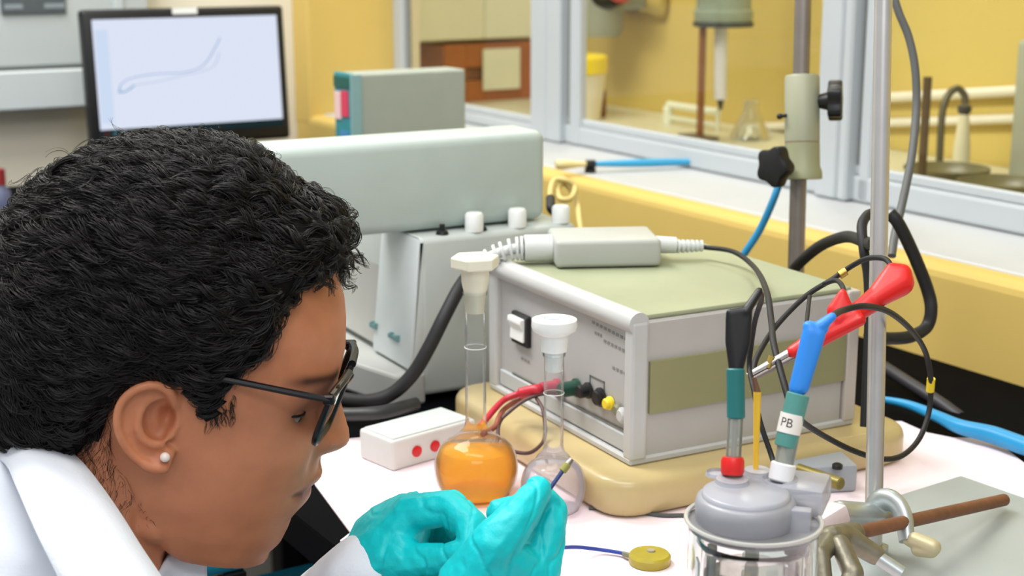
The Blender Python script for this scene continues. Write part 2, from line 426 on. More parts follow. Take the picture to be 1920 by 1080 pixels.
for k, cc in enumerate([(90, 40, 40), (60, 110, 120), (150, 170, 170), (70, 120, 110), (60, 90, 110), (120, 130, 130)]):
    obj('icon', box(sx0 + 0.006 + 0.014 * k, sx0 + 0.013 + 0.014 * k, -0.0022, 0, sz0 - 0.010, sz0 - 0.003, M=tilt), emis('icon_light_%d' % k, cc, 0.8), tb)
def scr(fu, fv): return Vector((sx0 + (sx1 - sx0) * fu, -0.0016, sz0 + (sz1 - sz0) * fv))
def scr_curve(pts, r, m, name):
    b = tube([scr(*p) for p in pts], r, 6, 6, flat=0.25); b.transform(tilt); obj(name, b, m, sc, True)
m1 = emis('curve_light', (176, 198, 240), 0.9); m2 = emis('curve_light_blue', (130, 180, 222), 0.9)
scr_curve([(0.11, 0.36), (0.125, 0.41), (0.17, 0.455), (0.25, 0.48), (0.35, 0.49), (0.45, 0.488), (0.54, 0.52), (0.59, 0.585), (0.63, 0.68), (0.672, 0.80)], 0.0034, m1, 'plot_curve')
scr_curve([(0.18, 0.395), (0.26, 0.405), (0.36, 0.43), (0.46, 0.465), (0.55, 0.49), (0.62, 0.53), (0.65, 0.60), (0.66, 0.66)], 0.0026, emis('curve_light_pale', (198, 210, 242), 0.95), 'plot_curve')
scr_curve([(0.105, 0.345), (0.125, 0.335), (0.155, 0.35), (0.19, 0.39)], 0.0042, m2, 'plot_curve')
scr_curve([(0.115, 0.345), (0.12, 0.40), (0.15, 0.44)], 0.0026, m2, 'plot_curve')
for fu, fw in ((0.055, 0.05),):
    obj('side_pane', box(sx0 + (sx1 - sx0) * 0.01, sx0 + (sx1 - sx0) * 0.075, -0.0015, 0.0, sz0 + 0.01, sz1 - 0.016, M=tilt), emis('pane_light', (212, 228, 252), 1.0), sc)
cx = pl(352, 18).x
obj('webcam_sticker', box(cx - 0.021, cx + 0.021, -0.0022, 0.002, zt - 0.011, zt - 0.001, 0.0006, 1, M=tilt), M_white_pl, t)
obj('stand_neck', box((x0 + x1) / 2 - 0.03, (x0 + x1) / 2 + 0.03, 0.022, 0.045, 0.008, zb + 0.09, 0.004, 2), M_black, t)
obj('stand_foot', lathe([(0.0, 0), (0.10, 0), (0.10, 0.006), (0.085, 0.010), (0.0, 0.012)], 32, Matrix.Translation(((x0 + x1) / 2, 0.02, 0))), M_black, t, True)

# bottle at the left edge of the picture
p = at(2, 372, 2.3)
t = thing('bottle', 'small blue grey bottle with dark red cap at the far left edge', 'bottle', (p.x, p.y, ZB))
zz = at(2, 345, 2.3).z - ZB
obj('bottle_body', lathe([(0, 0), (0.014, 0), (0.015, 0.003), (0.015, zz * 0.75), (0.008, zz * 0.95), (0.008, zz)], 20), mat('blue_grey_plastic', (92, 98, 128), 0.4), t, True)
obj('cap', lathe([(0, zz), (0.009, zz), (0.009, zz + 0.024), (0.0, zz + 0.026)], 16), mat('dark_red_plastic', (140, 40, 44), 0.4), t, True)

# upright grey case with a teal printed spine
p = at(760, 200, 1.97); pw = p.dot(WV)
PW = lambda u, v: onW(u, v, pw)
a = PW(664, 140); bb = PW(873, 131)
t = thing('storage_case', 'upright grey case with a teal printed spine behind the white instrument', 'case', NW(a.dot(NV), pw, ZB), TH)
wd = bb.dot(NV) - a.dot(NV); ht = a.z - ZB
obj('case_body', box(0, wd, 0, 0.05, 0, ht, 0.003, 2), mat('case_grey', (166, 174, 164), 0.5), t)
sp = obj('spine', box(-0.006, 0.0004, 0.001, 0.049, 0, ht + 0.001, 0.001, 1), mat('spine_teal', (44, 128, 134), 0.5, var=0.25, scale=40), t)
obj('front_edge', box(-0.006, 0.010, -0.0012, 0.001, 0, ht, 0.0005, 1), mat('edge_teal', (140, 178, 182), 0.5), t)
obj('red_patch', box(-0.0075, -0.005, 0.006, 0.026, ht - 0.055, ht - 0.022), mat('print_red', (206, 52, 84), 0.5), sp)
obj('pale_patch', box(-0.0075, -0.005, 0.028, 0.046, ht - 0.060, ht - 0.024), mat('print_pink', (226, 190, 188), 0.5), sp)
obj('dark_patch', box(-0.0075, -0.005, 0.002, 0.048, ht - 0.018, ht - 0.004), mat('print_green', (20, 84, 70), 0.5), sp)
obj('blue_patch', box(-0.0075, -0.005, 0.006, 0.030, ht - 0.115, ht - 0.075), mat('print_blue', (60, 124, 176), 0.5), sp)

# white analyser stand: slab arm on a wedge shaped body
q = G(792, 757, ZB); iw = q.dot(WV); inn = q.dot(NV)
IR = TH - math.radians(3.0)
t = thing('analyser', 'large white lab instrument with a slab shaped head and wedge front, behind the flasks', 'instrument', q, IR)
ex = Vector((math.cos(IR), math.sin(IR), 0)); ey = Vector((-math.sin(IR), math.cos(IR), 0))
F = lambda u, v, y0=0.0: tloc(t, onpl(u, v, q + ey * y0, ey))
ztop = F(795, 447).z; xr = F(1082, 420).x
# column body
obj('column', box(0, xr, 0, 0.22, 0.006, ztop, 0.006, 3), mat('column_grey', (188, 195, 191), 0.45), t, True)
obj('plinth', prism([(-0.026, -0.002), (0.003, -0.002), (0.003, 0.225), (-0.075, 0.225), (-0.075, 0.18)], 0.0, 0.030, bev=0.003), mat('plinth_grey', (176, 178, 174), 0.5), t)
# sloping fascia wedge on the left
xb = F(766, 700).x; xt = F(790, 455).x; zf = F(768, 697).z
fas = prism([(xb, zf), (0.004, zf), (0.004, ztop), (xt - 0.002, ztop)], 0.0, 0.085, Matrix(((1, 0, 0, 0), (0, 0, 1, 0), (0, 1, 0, 0), (0, 0, 0, 1))), bev=0.004)
bmesh.ops.recalc_face_normals(fas, faces=fas.faces)
fo = obj('fascia', fas, M_instr_w, t, True)
fas2 = prism([(xb + 0.004, zf + 0.004), (0.004, zf + 0.004), (0.004, ztop), (xt + 0.004, ztop)], 0.085, 0.215, Matrix(((1, 0, 0, 0), (0, 0, 1, 0), (0, 1, 0, 0), (0, 0, 0, 1))), bev=0.003)
obj('fascia_recess', fas2, mat('recess_grey', (196, 196, 190), 0.5), t, True)
M_print = mat('teal_print', (110, 150, 150), 0.5)
slope = (xt - xb) / (ztop - zf)
for k, (yy, ln) in enumerate(((0.024, 0.022), (0.075, 0.014))):
    zz = zf + 0.022
    for j in range(5):
        y0 = yy + j * ln / 5
        obj('print_mark', box(xb + slope * 0.022 - 0.0028, xb + slope * 0.022 + 0.004, y0, y0 + ln / 5 * 0.7, zz, zz + 0.004 + 0.002 * ((j * 7) % 3 == 0)), M_print, fo)
# slab head
slabY0 = 0.02
S0 = F(520, 285, slabY0); S1 = F(1026, 262, slabY0); S2 = F(700, 430, slabY0)
zlo = ztop + 0.002; 
sl = box(F(505, 290, slabY0).x, S1.x, slabY0, slabY0 + 0.06, zlo, F(760, 262, slabY0).z, 0.010, 4)
obj('slab_head', sl, M_instr, t, True)
M_knob = M_white_pl
for (u, v, hh) in ((848, 418, 0.017), (938, 414, 0.017), (1012, 404, 0.016)):
    pk = tloc(t, G(u, v, q.z + ztop)); pk.y = min(pk.y, 0.010)
    obj('knob', lathe([(0, 0), (0.0085, 0), (0.0085, hh - 0.002), (0.007, hh), (0, hh)], 24, Matrix.Translation((pk.x, 0.010, ztop))), M_knob, t, True)
for (u, v) in ((803, 429), (880, 424)):
    pk = tloc(t, G(u, v, q.z + ztop))
    kb = obj('toggle', lathe([(0, 0), (0.006, 0), (0.005, 0.003), (0.0025, 0.004), (0.0025, 0.009), (0, 0.009)], 14, Matrix.Translation((pk.x, 0.010, ztop))), M_black, t, True)

# black hose by the analyser
o = cable('black_hose', 'thick black hose curving down in front of the white instrument', [(905, 490, 1.35), (868, 530, 1.31), (835, 590, 1.29), (805, 650, 1.285), (775, 700, 1.285), (735, 738, 1.285), (690, 752, 1.285), (640, 748, 1.30), (590, 735, 1.33)], 0.0062, M_black_r, 'hose')
cable('black_hose', 'thick black hose lying on the bench behind the white box', [(590, 775, 1.262), (660, 777, 1.258), (720, 772, 1.262), (780, 757, 1.29)], 0.006, mat('dark_hose', (44, 46, 46), 0.4), 'hose')
# ================================================================== THINGS BEHIND THE WINDOWS
def thN(name, label, cat, u, v, n, group=None, z=None):
    p = onN(u, v, n); return thing(name, label, cat, (p.x, p.y, ZC if z is None else z), TH, group), p
# wooden cabinet under a cream wall cupboard, seen through the left window
ww = 2.80
WD = lambda u, v: onW(u, v, ww)
a, bb_ = WD(832, 85), WD(1003, 85)
M_wood = mat('red_brown_wood', (168, 96, 52), 0.5, var=0.25, scale=14)
M_wood_d = mat('dark_wood', (112, 66, 48), 0.6, var=0.2, scale=14)
t = thing('wooden_cabinet', 'brown wooden cabinet behind the left window, below the cream cupboard', 'cabinet', (a.x, a.y, ZC), TH)
wd = (bb_ - a).dot(NV); ht = a.z - ZC
obj('back', box(0, wd, 0.20, 0.215, 0, ht), M_wood_d, t)
obj('side', box(0, 0.055, 0, 0.20, 0, ht, 0.002, 1), M_wood, t); obj('side', box(wd - 0.04, wd, 0, 0.20, 0, ht, 0.002, 1), M_wood, t)
obj('top', box(0.055, wd - 0.04, 0, 0.20, ht - 0.05, ht, 0.002, 1), M_wood, t); obj('bottom', box(0.055, wd - 0.04, 0, 0.20, 0, 0.045, 0.002, 1), M_wood, t)
obj('door', box(0.057, wd * 0.60, 0.012, 0.03, 0.046, ht - 0.051, 0.002, 1), mat('faded_wood', (142, 92, 70), 0.55, var=0.15), t)
c1, c2 = WD(903, 92), WD(972, 165)
t2 = obj('paper_sheet', box(0, (c2 - c1).dot(NV), -0.003, 0, 0, c1.z - c2.z), mat('cream_paper', (232, 232, 204), 0.8, var=0.04))
t2.location = (c1.x - WV.x * 0.004, c1.y - WV.y * 0.004, c2.z); t2.rotation_euler = (0, 0, TH)
tag(t2, 'cream paper sheet hanging in front of the brown wooden cabinet', 'paper')
a, bb_ = WD(760, 85), WD(1003, 85)
t = thing('cupboard', 'cream wall cupboard hanging above the brown wooden cabinet', 'cupboard', (a.x, a.y, a.z + 0.004), TH)
M_cup = mat('cream_cupboard', (232, 230, 204), 0.5, var=0.04, scale=4)
wd = (bb_ - a).dot(NV)
obj('cupboard_body', box(0, wd, 0.012, 0.33, 0, 0.55, 0.003, 1), M_cup, t)
obj('door', box(0.002, wd * 0.60, 0, 0.011, 0.003, 0.547, 0.002, 1), M_cup, t); obj('door', box(wd * 0.605, wd - 0.002, 0, 0.011, 0.003, 0.547, 0.002, 1), M_cup, t)

# white bucket with a yellow lid
t, p = thN('bucket', 'white bucket with bright yellow lid behind the window mullion', 'bucket', 1070, 236, 1.62)
dd = (p - CAM).dot(Vector((0, _c, -_s))); R = 66 / FPX * dd; hz = (onN(1068, 136, 1.62).z - ZC)
obj('bucket_body', lathe([(0, 0), (R * 0.84, 0), (R * 0.98, hz), (0, hz)], 36), mat('bucket_white', (232, 224, 206), 0.45), t, True)
obj('lid', lathe([(R * 0.98, hz + 0.001), (R * 1.02, hz + 0.001), (R * 1.02, hz + 0.030), (R * 0.97, hz + 0.034), (0, hz + 0.034)], 36), mat('lid_yellow', (240, 214, 24), 0.4), t, True)
obj('brown_strip', cyl((R * 0.99, -0.012, 0.0), (R * 0.99, -0.012, hz * 0.6), 0.006, seg=8), mat('brown_tape', (128, 78, 36), 0.6), t)

# pump with a pink cap and a bent pipe on the far wall
pw_ = onN(1118, 20, NFAR - 0.10)
t = thing('wall_pump', 'grey and black pump with a pink cap on the ochre far wall', 'pump', pw_, TH)
obj('pump_body', lathe([(0, -0.05), (0.05, -0.05), (0.055, -0.03), (0.055, 0.12), (0, 0.12)], 24), mat('pump_grey', (150, 154, 142), 0.5), t, True)
obj('mount_plate', box(0.0, 0.099, -0.035, 0.035, 0.0, 0.10, 0.004, 1), mat('pump_grey', (150, 154, 142), 0.5), t)
obj('black_collar', cyl((-0.005, -0.035, 0.035), (-0.005, -0.075, 0.05), 0.036, 0.036, 24), M_black, t, True)
obj('pink_cap', cyl((-0.005, -0.076, 0.05), (-0.005, -0.105, 0.06), 0.036, 0.030, 24, 0.006), mat('pink_plastic', (206, 90, 104), 0.45), t, True)
pipe = [onN(u, v, NFAR - 0.012) for u, v in ((1160, 17), (1200, 21), (1235, 28), (1244, 20), (1246, -30))]
o = obj('wall_pipe', tube([q - pipe[0] for q in pipe], 0.007, 10, 5), mat('ochre_pipe', (170, 146, 70), 0.5), None, True); o.location = pipe[0]
tag(o, 'thin ochre pipe bent upward on the far wall beside the pump', 'pipe')
# overhead stirrer
t, p = thN('overhead_stirrer', 'grey green stirrer head on a brown rod with a white burette, behind the middle window', 'stirrer', 1312, 262, 1.64)
B = lambda u, v: tloc(t, onpl(u, v, p, Vector((0, 1, 0))))
dd = (p - CAM).dot(Vector((0, _c, -_s)))
obj('base_plate', box(-0.02, 0.02, -0.03, 0.04, 0, 0.008, 0.002, 1), M_steel_d, t)
obj('rod', cyl((0, 0, 0.008), (0, 0, B(1312, -40).z), 0.0065, seg=12), mat('brown_rod', (140, 88, 44), 0.5), t, True)
hc = onpl(1356, 45, p, Vector((0, 1, 0))); hl = tloc(t, hc); rw = 54 / FPX * dd
obj('head', lathe([(rw * 0.95, 0.004), (rw, 0.012), (rw, 0.022), (rw * 0.93, 0.026), (rw * 0.93, 0.16), (0, 0.17)], 36, Matrix.Translation((hl.x, hl.y, hl.z))), mat('stirrer_grey', (150, 160, 142), 0.45), t, True)
obj('base_rim', lathe([(0, -0.004), (rw * 1.03, -0.004), (rw * 1.03, 0.004), (0, 0.004)], 36, Matrix.Translation((hl.x, hl.y, hl.z))), mat('dark_rim', (60, 60, 50), 0.5), t, True)
q1, q2 = tloc(t, onpl(1352, 47, p, Vector((0, 1, 0)))), tloc(t, onpl(1351, 186, p, Vector((0, 1, 0))))
rr = 12 / FPX * dd
obj('burette', cyl((q2.x, q2.y, q2.z), (q1.x, q1.y, q1.z), rr, seg=18), mat('white_glass', (224, 222, 226), 0.25), t, True)
q3 = tloc(t, onpl(1351, 206, p, Vector((0, 1, 0))))
obj('tip', cyl(q3, q2, rr * 0.25, rr * 0.6, 12), mat('dark_tip', (70, 66, 58), 0.5), t, True)
q4 = tloc(t, onpl(1351, 258, p, Vector((0, 1, 0)))); q4.z = 0.0
# flask below the burette
tt = thing('conical_flask', 'small clear conical flask under the white burette', 'flask', t.location + Matrix.Rotation(TH, 3, 'Z') @ Vector((q4.x + 0.05, q4.y - 0.02, 0)), 0)
obj('flask_wall', lathe([(0, 0), (0.034, 0), (0.036, 0.004), (0.013, 0.052), (0.013, 0.066), (0.015, 0.068)], 28, cap=False), thin_glass('pale_glass', (240, 240, 228), 1.5, 1.5, 0.05, (236, 236, 220), 0.12), tt, True)
# glass rack left of the brown rod
t, p = thN('glass_rack', 'white glass rack on the counter left of the brown rod', 'rack', 1252, 256, 1.74)
M_wg = mat('white_glaze', (230, 230, 208), 0.3)
zq = onN(1252, 196, 1.74).z - ZC; du = tloc(t, onN(1345, 256, 1.74))
for k in range(2):
    obj('post', cyl((0.0, du.y * k, 0), (0.0, du.y * k, zq), 0.007 if k == 0 else 0.004, seg=12), M_wg, t, True)
obj('top_bar', cyl((0, 0, zq), (0, du.y, zq), 0.007, seg=12), M_wg, t, True)
obj('lower_bar', cyl((0, 0, zq * 0.32), (0, du.y, zq * 0.32), 0.004, seg=12), M_wg, t, True)
for k in range(3): obj('bead', sphere((0, 0, zq * (0.1 + 0.3 * k)), 0.011, 2), M_wg, t, True)
# two white rails
for k, (y0, y1, r) in enumerate(((186, 170, 0.0085), (231, 223, 0.0075))):
    pts = [onN(1400 if k == 1 else 1610, y0 + (8 if k == 1 else 0), NFAR - 0.012), onN(1960, y1 - 2, NFAR - 0.012)]
    o = obj('wall_rail', cyl(Vector((0, 0, 0)), pts[1] - pts[0], r, seg=12), mat('white_rail', (232, 224, 204), 0.4), None, True); o.location = pts[0]
    tag(o, ['upper white rail across the right window of the far room', 'lower white rail across the right window of the far room'][k], 'rail', 'white rails in the far room')
# swan neck tap with a white bottle under it
dt = 2.2
b0 = at(1765, 300, dt)
t = thing('swan_neck_tap', 'dark swan neck tap behind the right window', 'tap', (b0.x, b0.y, ZC))
pts = [at(u, v, dt) for u, v in ((1762, 306), (1764, 250), (1768, 205), (1778, 178), (1795, 166), (1808, 178), (1810, 196))]
pts[0].z = ZC + 0.004
obj('neck', tube([q - t.location for q in pts], 0.0055, 10, 5), mat('dark_tap', (96, 88, 66), 0.4, metal=0.5), t, True)
obj('foot', lathe([(0, 0), (0.022, 0), (0.018, 0.01), (0, 0.011)], 20), mat('dark_tap', (96, 88, 66)), t, True)
b1 = at(1802, 300, dt - 0.02)
t = thing('wash_bottle', 'slim white bottle with dark nozzle under the swan neck tap', 'bottle', (b1.x, b1.y, ZC))
hb = at(1802, 212, dt - 0.02).z - ZC
obj('bottle_body', lathe([(0, 0), (0.013, 0), (0.012, hb * 0.5), (0.007, hb), (0, hb)], 20), mat('bottle_cream', (226, 216, 180), 0.4), t, True)
obj('nozzle', lathe([(0.007, hb), (0.010, hb + 0.004), (0.010, hb + 0.012), (0, hb + 0.016)], 16), mat('dark_tip', (70, 66, 58)), t, True)
# dishes and a grey housing at the right edge
for k, (u, v, R, d_, lab) in enumerate(((1775, 322, 0.06, 2.12, 'dark shallow dish on the counter below the swan neck tap'), (1880, 338, 0.06, 2.0, 'dark shallow dish in front of the tall grey housing'))):
    p = at(u, v, d_)
    t = thing('dish', lab, 'dish', (p.x, p.y, ZC), 0, 'dark dishes behind the right window')
    obj('bowl', lathe([(0, 0), (R * 0.7, 0), (R, 0.022), (R, 0.026), (R * 0.9, 0.02), (R * 0.66, 0.008), (0, 0.008)], 32), mat('dark_olive', (104, 96, 62), 0.35, var=0.3), t, True)
p = onN(1888, 312, 1.70)
t = thing('grey_housing', 'tall grey equipment housing at the right edge behind the window', 'housing', (p.x, p.y, ZC), TH)
hh = onN(1888, 72, 1.70).z - ZC
obj('casing', box(0, 0.12, -0.25, 0, 0.008, hh, 0.008, 3), mat('housing_grey', (166, 166, 146), 0.5), t, True)
for sx in (0.02, 0.10):
    for sy in (-0.23, -0.02): obj('foot', cyl((sx, sy, 0), (sx, sy, 0.009), 0.012, seg=12), M_black, t)
# dark stand just behind the window glass
dd_ = 2.0
p = at(1733, 250, dd_)
t = thing('slim_stand', 'slim dark brown stand behind the right window', 'stand', (p.x, p.y, ZC))
obj('rod', cyl((0, 0, 0.005), (0, 0, at(1733, 142, dd_).z - ZC), 0.006, seg=12), mat('dark_brown', (92, 72, 48), 0.5), t, True)
obj('foot', lathe([(0, 0), (0.04, 0), (0.04, 0.005), (0, 0.006)], 24), mat('dark_brown', (92, 72, 48)), t, True)

# paint brush lying on the sill
p0, p1 = G(1042, 309, ZSILL + 0.016), G(1318, 303, ZSILL + 0.012)
t = thing('brush', 'blue handled brush lying on the window sill', 'brush', (p0.x, p0.y, ZSILL + 0.003))
ax = (p1 - p0); o0 = t.location
P_ = lambda f, dz=0: p0 + ax * f - o0
obj('bristles', tube([P_(0.0), P_(0.08), P_(0.20)], lambda s: 0.004 + 0.003 * math.sin(math.pi * min(1, s + 0.2)), 10, 3), mat('tan_bristle', (222, 206, 150), 0.8), t, True)
obj('ferrule', cyl(P_(0.20), P_(0.26), 0.006, seg=14), M_black, t, True)
obj('handle', tube([P_(0.26), P_(0.5), P_(0.75), P_(1.0)], lambda s: 0.0036 + 0.0022 * math.sin(math.pi * s), 12, 4), mat('brush_blue', (60, 160, 205), 0.35), t, True)
obj('rest_ring', lathe([(0.004, 0), (0.008, 0), (0.008, 0.006), (0.004, 0.006)], 12, Matrix.Translation(P_(0.23) - Vector((0, 0, P_(0.23).z)))), M_black, t, True)
# yellow cable coil at the far end of the yellow wall
cable('cable_coil', 'pale yellow coiled cable beside the right end of the white instrument', [(1034, 398, 1.62), (1032, 360, 1.64), (1040, 338, 1.66), (1062, 338, 1.66), (1078, 352, 1.66), (1070, 372, 1.64), (1050, 372, 1.64), (1046, 352, 1.66), (1060, 344, 1.67), (1080, 372, 1.66), (1086, 410, 1.62), (1090, 450, 1.60), (1070, 470, 1.58)], 0.0032, mat('pale_yellow_cable', (206, 186, 118), 0.5))
cable('plug_cable', 'short black cable beside the right end of the white instrument', [(1032, 372, 1.55), (1034, 392, 1.53), (1048, 402, 1.55), (1062, 430, 1.55), (1068, 466, 1.56)], 0.005, M_black_r)

# ================================================================== POWER BOX ON ITS SLAB
ZPAD = ZB + 0.0012; HP = 0.030; ZA = ZPAD + HP
A = G(1181, 876, ZA); Bp = G(1601, 796, ZA)
dx = Vector((Bp.x - A.x, Bp.y - A.y, 0)); LX = dx.length; ang = math.atan2(dx.y, dx.x)
ux = dx.normalized(); uy = Vector((-ux.y, ux.x, 0))
Cc = onpl(917, 730, A, ux); LY = (Cc - A).dot(uy)
HT = onpl(1187, 597, A, ux.cross(Vector((0, 0, 1)))).z - ZA
t = thing('stone_slab', 'thick cream stone slab with rounded corners under the grey power box', 'slab', (A.x, A.y, ZPAD), ang)
slab = prism([(x + LX * 0.5 + 0.006, y + LY * 0.5 - 0.002) for x, y in rrect(LX + 0.075, LY + 0.052, 0.028, 6)], 0, HP)
bmesh.ops.bevel(slab, geom=[e for e in slab.edges if abs(e.verts[0].co.z - e.verts[1].co.z) < 1e-6], offset=0.009, segments=4, profile=0.5, affect='EDGES')
obj('slab_body', slab, M_pad, t, True, 60)
t = thing('power_box', 'large grey electronic box with olive top standing on the cream slab', 'instrument', A, ang)
FP = lambda u, v: tloc(t, onpl(u, v, A, ux))                       # on the front panel plane (local x = 0)
SP = lambda u, v: tloc(t, onpl(u, v, A, uy))                       # on the right side plane (local y = 0)
fr = 0.016
obj('housing', box(0.010, LX - 0.012, 0.002, LY - 0.002, 0.004, HT - 0.004, 0.002, 1), M_grey_box, t)
obj('base_frame', box(0.0, LX, 0, LY, 0, 0.006, 0.0015, 1), M_grey_lt, t)
obj('top_cover', box(0.012, LX - 0.006, 0.004, LY - 0.004, HT - 0.004, HT, 0.0015, 2), M_olive_top, t)
obj('front_lip', cyl((0.006, 0.0, HT - 0.005), (0.006, LY, HT - 0.005), 0.0085, seg=16), M_grey_lt, t, True)
obj('front_post', box(0.0, 0.014, -0.001, 0.011, 0.004, HT - 0.004, 0.002, 2), M_grey_lt, t)
obj('front_post', box(0.0, 0.014, LY - 0.013, LY + 0.001, 0.004, HT - 0.004, 0.002, 2), M_grey_lt, t)
obj('rear_post', box(LX - 0.012, LX, -0.001, 0.012, 0.004, HT - 0.002, 0.002, 2), mat('rear_post_paint', (192, 184, 177), 0.45), t)
s0, s1 = SP(1213, 777), SP(1213, 680)
obj('side_band', box(0.016, LX - 0.013, -0.0006, 0.004, s0.z, s1.z), M_olive, t)
for q in ((0.03, 0.03), (LX - 0.03, 0.03), (0.03, LY - 0.03), (LX - 0.03, LY - 0.03)): pass
pn = obj('front_panel', box(0.005, 0.011, 0.011, LY - 0.013, 0.006, HT - 0.012), mat('panel_grey', (176, 176, 175), 0.45), t)
g0, g1 = FP(952, 700), FP(1168, 812)
M_line = mat('panel_line', (96, 98, 88), 0.5)
obj('panel_groove', tube([(0.0046, g0.y, g0.z), (0.0046, g1.y, g1.z)], 0.0008, 6, smooth=False), M_line, pn)
obj('lower_panel', box(0.003, 0.006, 0.012, LY - 0.014, 0.007, (g0.z + g1.z) / 2 - 0.002, 0.001, 1), mat('lower_panel_grey', (182, 186, 188), 0.45), t)
# rocker switch
w0, w1 = FP(956, 582), FP(986, 655)
ya, yb = sorted((w0.y, w1.y)); za, zb_ = sorted((w0.z, w1.z))
sw = obj('switch_frame', box(0.001, 0.006, ya, yb, za, zb_, 0.001, 1), M_black, t)
obj('rocker', prism([(-0.001, za + 0.004), (-0.0005, (za + zb_) / 2), (-0.0035, zb_ - 0.007), (-0.003, zb_ - 0.003), (0.003, zb_ - 0.003), (0.003, za + 0.004)], ya + 0.0045, yb - 0.001, Matrix(((1, 0, 0, 0), (0, 0, 1, 0), (0, 1, 0, 0), (0, 0, 0, 1))), bev=0.0008), M_white_pl, sw)
M_txt = mat('panel_print', (132, 130, 128), 0.6)
def strokes(u0, v0, u1, v1, n, h=0.0022):
    a_, b_ = FP(u0, v0), FP(u1, v1)
    for k in range(n):
        f0, f1 = k / n, (k + 0.62) / n
        y0, y1 = a_.y + (b_.y - a_.y) * f0, a_.y + (b_.y - a_.y) * f1; z0 = a_.z + (b_.z - a_.z) * (f0 + f1) / 2
        obj('print_mark', box(0.0046, 0.0052, min(y0, y1), max(y0, y1), z0 - h / 2, z0 + h / 2), M_txt, pn)
strokes(1100, 605, 1168, 640, 9); strokes(1105, 625, 1120, 632, 3); strokes(1122, 640, 1170, 664, 7); strokes(968, 672, 985, 682, 3); strokes(1138, 690, 1166, 704, 4)
def outline(u0, v0, u1, v1):
    a_, b_ = FP(u0, v0), FP(u1, v1); ys = sorted((a_.y, b_.y)); zs = sorted((a_.z, b_.z))
    for y0, y1, z0, z1 in ((ys[0], ys[1], zs[1] - 0.0008, zs[1]), (ys[0], ys[0] + 0.0008, zs[0], zs[1]), (ys[1] - 0.0008, ys[1], zs[0], zs[1])):
        obj('outline', box(0.0044, 0.0052, y0, y1, z0, z1), M_line, pn)
outline(1096, 704, 1123, 745)
def socket(u, v, m, r, L, name='socket', m2=None):
    q = FP(u, v)
    return obj(name, lathe([(0, 0), (r * 1.25, 0), (r * 1.25, 0.002), (r, 0.003), (r, L - 0.001), (r * 0.8, L), (0, L)], 18, Matrix.Translation((0.004, q.y, q.z)) @ Matrix.Rotation(-math.pi / 2, 4, 'Y')), m, t, True)
M_green_pl = mat('green_plastic', (30, 70, 56), 0.4)
socket(1038, 726, mat('dull_red_plastic', (170, 60, 80), 0.4), 0.0055, 0.016); socket(1074, 728, M_green_pl, 0.006, 0.016); socket(1096, 733, M_black, 0.0052, 0.010); socket(1119, 746, M_black, 0.0060, 0.006)
socket(1137, 757, M_yellow_pl, 0.0042, 0.006); socket(1152, 770, mat('dark_olive_plastic', (120, 118, 92), 0.5), 0.004, 0.004); socket(1160, 780, M_grey_lt, 0.005, 0.004)
socket(1043, 690, mat('small_led', (120, 40, 60), 0.4), 0.0022, 0.003, 'indicator')

# banana plugs and leads on the front
plug = FP(1035, 726)
def loc2w(T, q): return T.location + Matrix.Rotation(T.rotation_euler.z, 3, 'Z') @ Vector(q)
pw0 = loc2w(t, (-0.014, plug.y, plug.z))
dpl = (pw0 - CAM).dot(Vector((0, _c, -_s)))
cable('red_lead', 'red lead with thick plug running from the power box towards the white box', [(pw0,), (1005, 731, dpl - 0.005), (975, 738, dpl), (948, 748, dpl + 0.0), (930, 764, dpl - 0.01), (915, 782, dpl - 0.02), (900, 800, dpl - 0.035)], lambda s: 0.0046 if s < 0.35 else 0.0026, mat('lead_red', (196, 44, 60), 0.4), 'cable')
cable('brown_lead', 'brown lead beside the red lead in front of the power box', [(1030, 734, dpl), (1000, 738, dpl + 0.005), (968, 752, dpl + 0.005), (945, 768, dpl), (935, 784, dpl - 0.02), (928, 800, dpl - 0.03), (905, 815, dpl - 0.05)], 0.0022, mat('lead_brown', (150, 84, 62), 0.45), 'cable')
cable('black_lead', 'black lead curving in front of the cream slab', [(1062, 735, dpl), (1020, 738, dpl - 0.005), (985, 750, dpl - 0.01), (955, 772, dpl - 0.015), (938, 790, dpl - 0.02), (934, 815, dpl - 0.04), (942, 838, dpl - 0.045), (985, 850, dpl - 0.05), (1010, 838, dpl - 0.04), (1022, 815, dpl - 0.03), (1018, 770, dpl - 0.02), (1005, 745, dpl - 0.005)], 0.0015, mat('lead_dark', (88, 62, 60), 0.45), 'cable')
# power adapter lying on the box
ZT = ZA + HT
a0, a1 = G(1042, 506, ZT), G(1240, 502, ZT)
an = math.atan2(a1.y - a0.y, a1.x - a0.x); Ld = (a1 - a0).length
t = thing('power_adapter', 'white rectangular adapter block with ribbed sleeves lying on the olive top', 'adapter', a0, an)
hh = onpl(1042, 452, a0, Vector((-math.sin(an), math.cos(an), 0))).z - ZT
obj('adapter_body', box(0, Ld, 0, 0.062, 0.001, hh, 0.004, 3), mat('adapter_plastic', (176, 179, 173), 0.45), t, True)
yc, zc = 0.026, hh * 0.55
M_sleeve = mat('sleeve_plastic', (204, 207, 205), 0.45)
obj('left_collar', cyl((-0.024, yc, zc), (0.0005, yc, zc), 0.0115, seg=20, bev=0.001), M_sleeve, t, True)
cpts = smooth_path([(-0.022, yc, zc), (-0.035, yc + 0.001, zc - 0.001), (-0.052, yc + 0.002, zc - 0.007), (-0.064, yc + 0.002, zc - 0.016)], 10)
core = tube(cpts, 0.0045, 10, smooth=False); sl = obj('left_sleeve', core, M_sleeve, t, True)
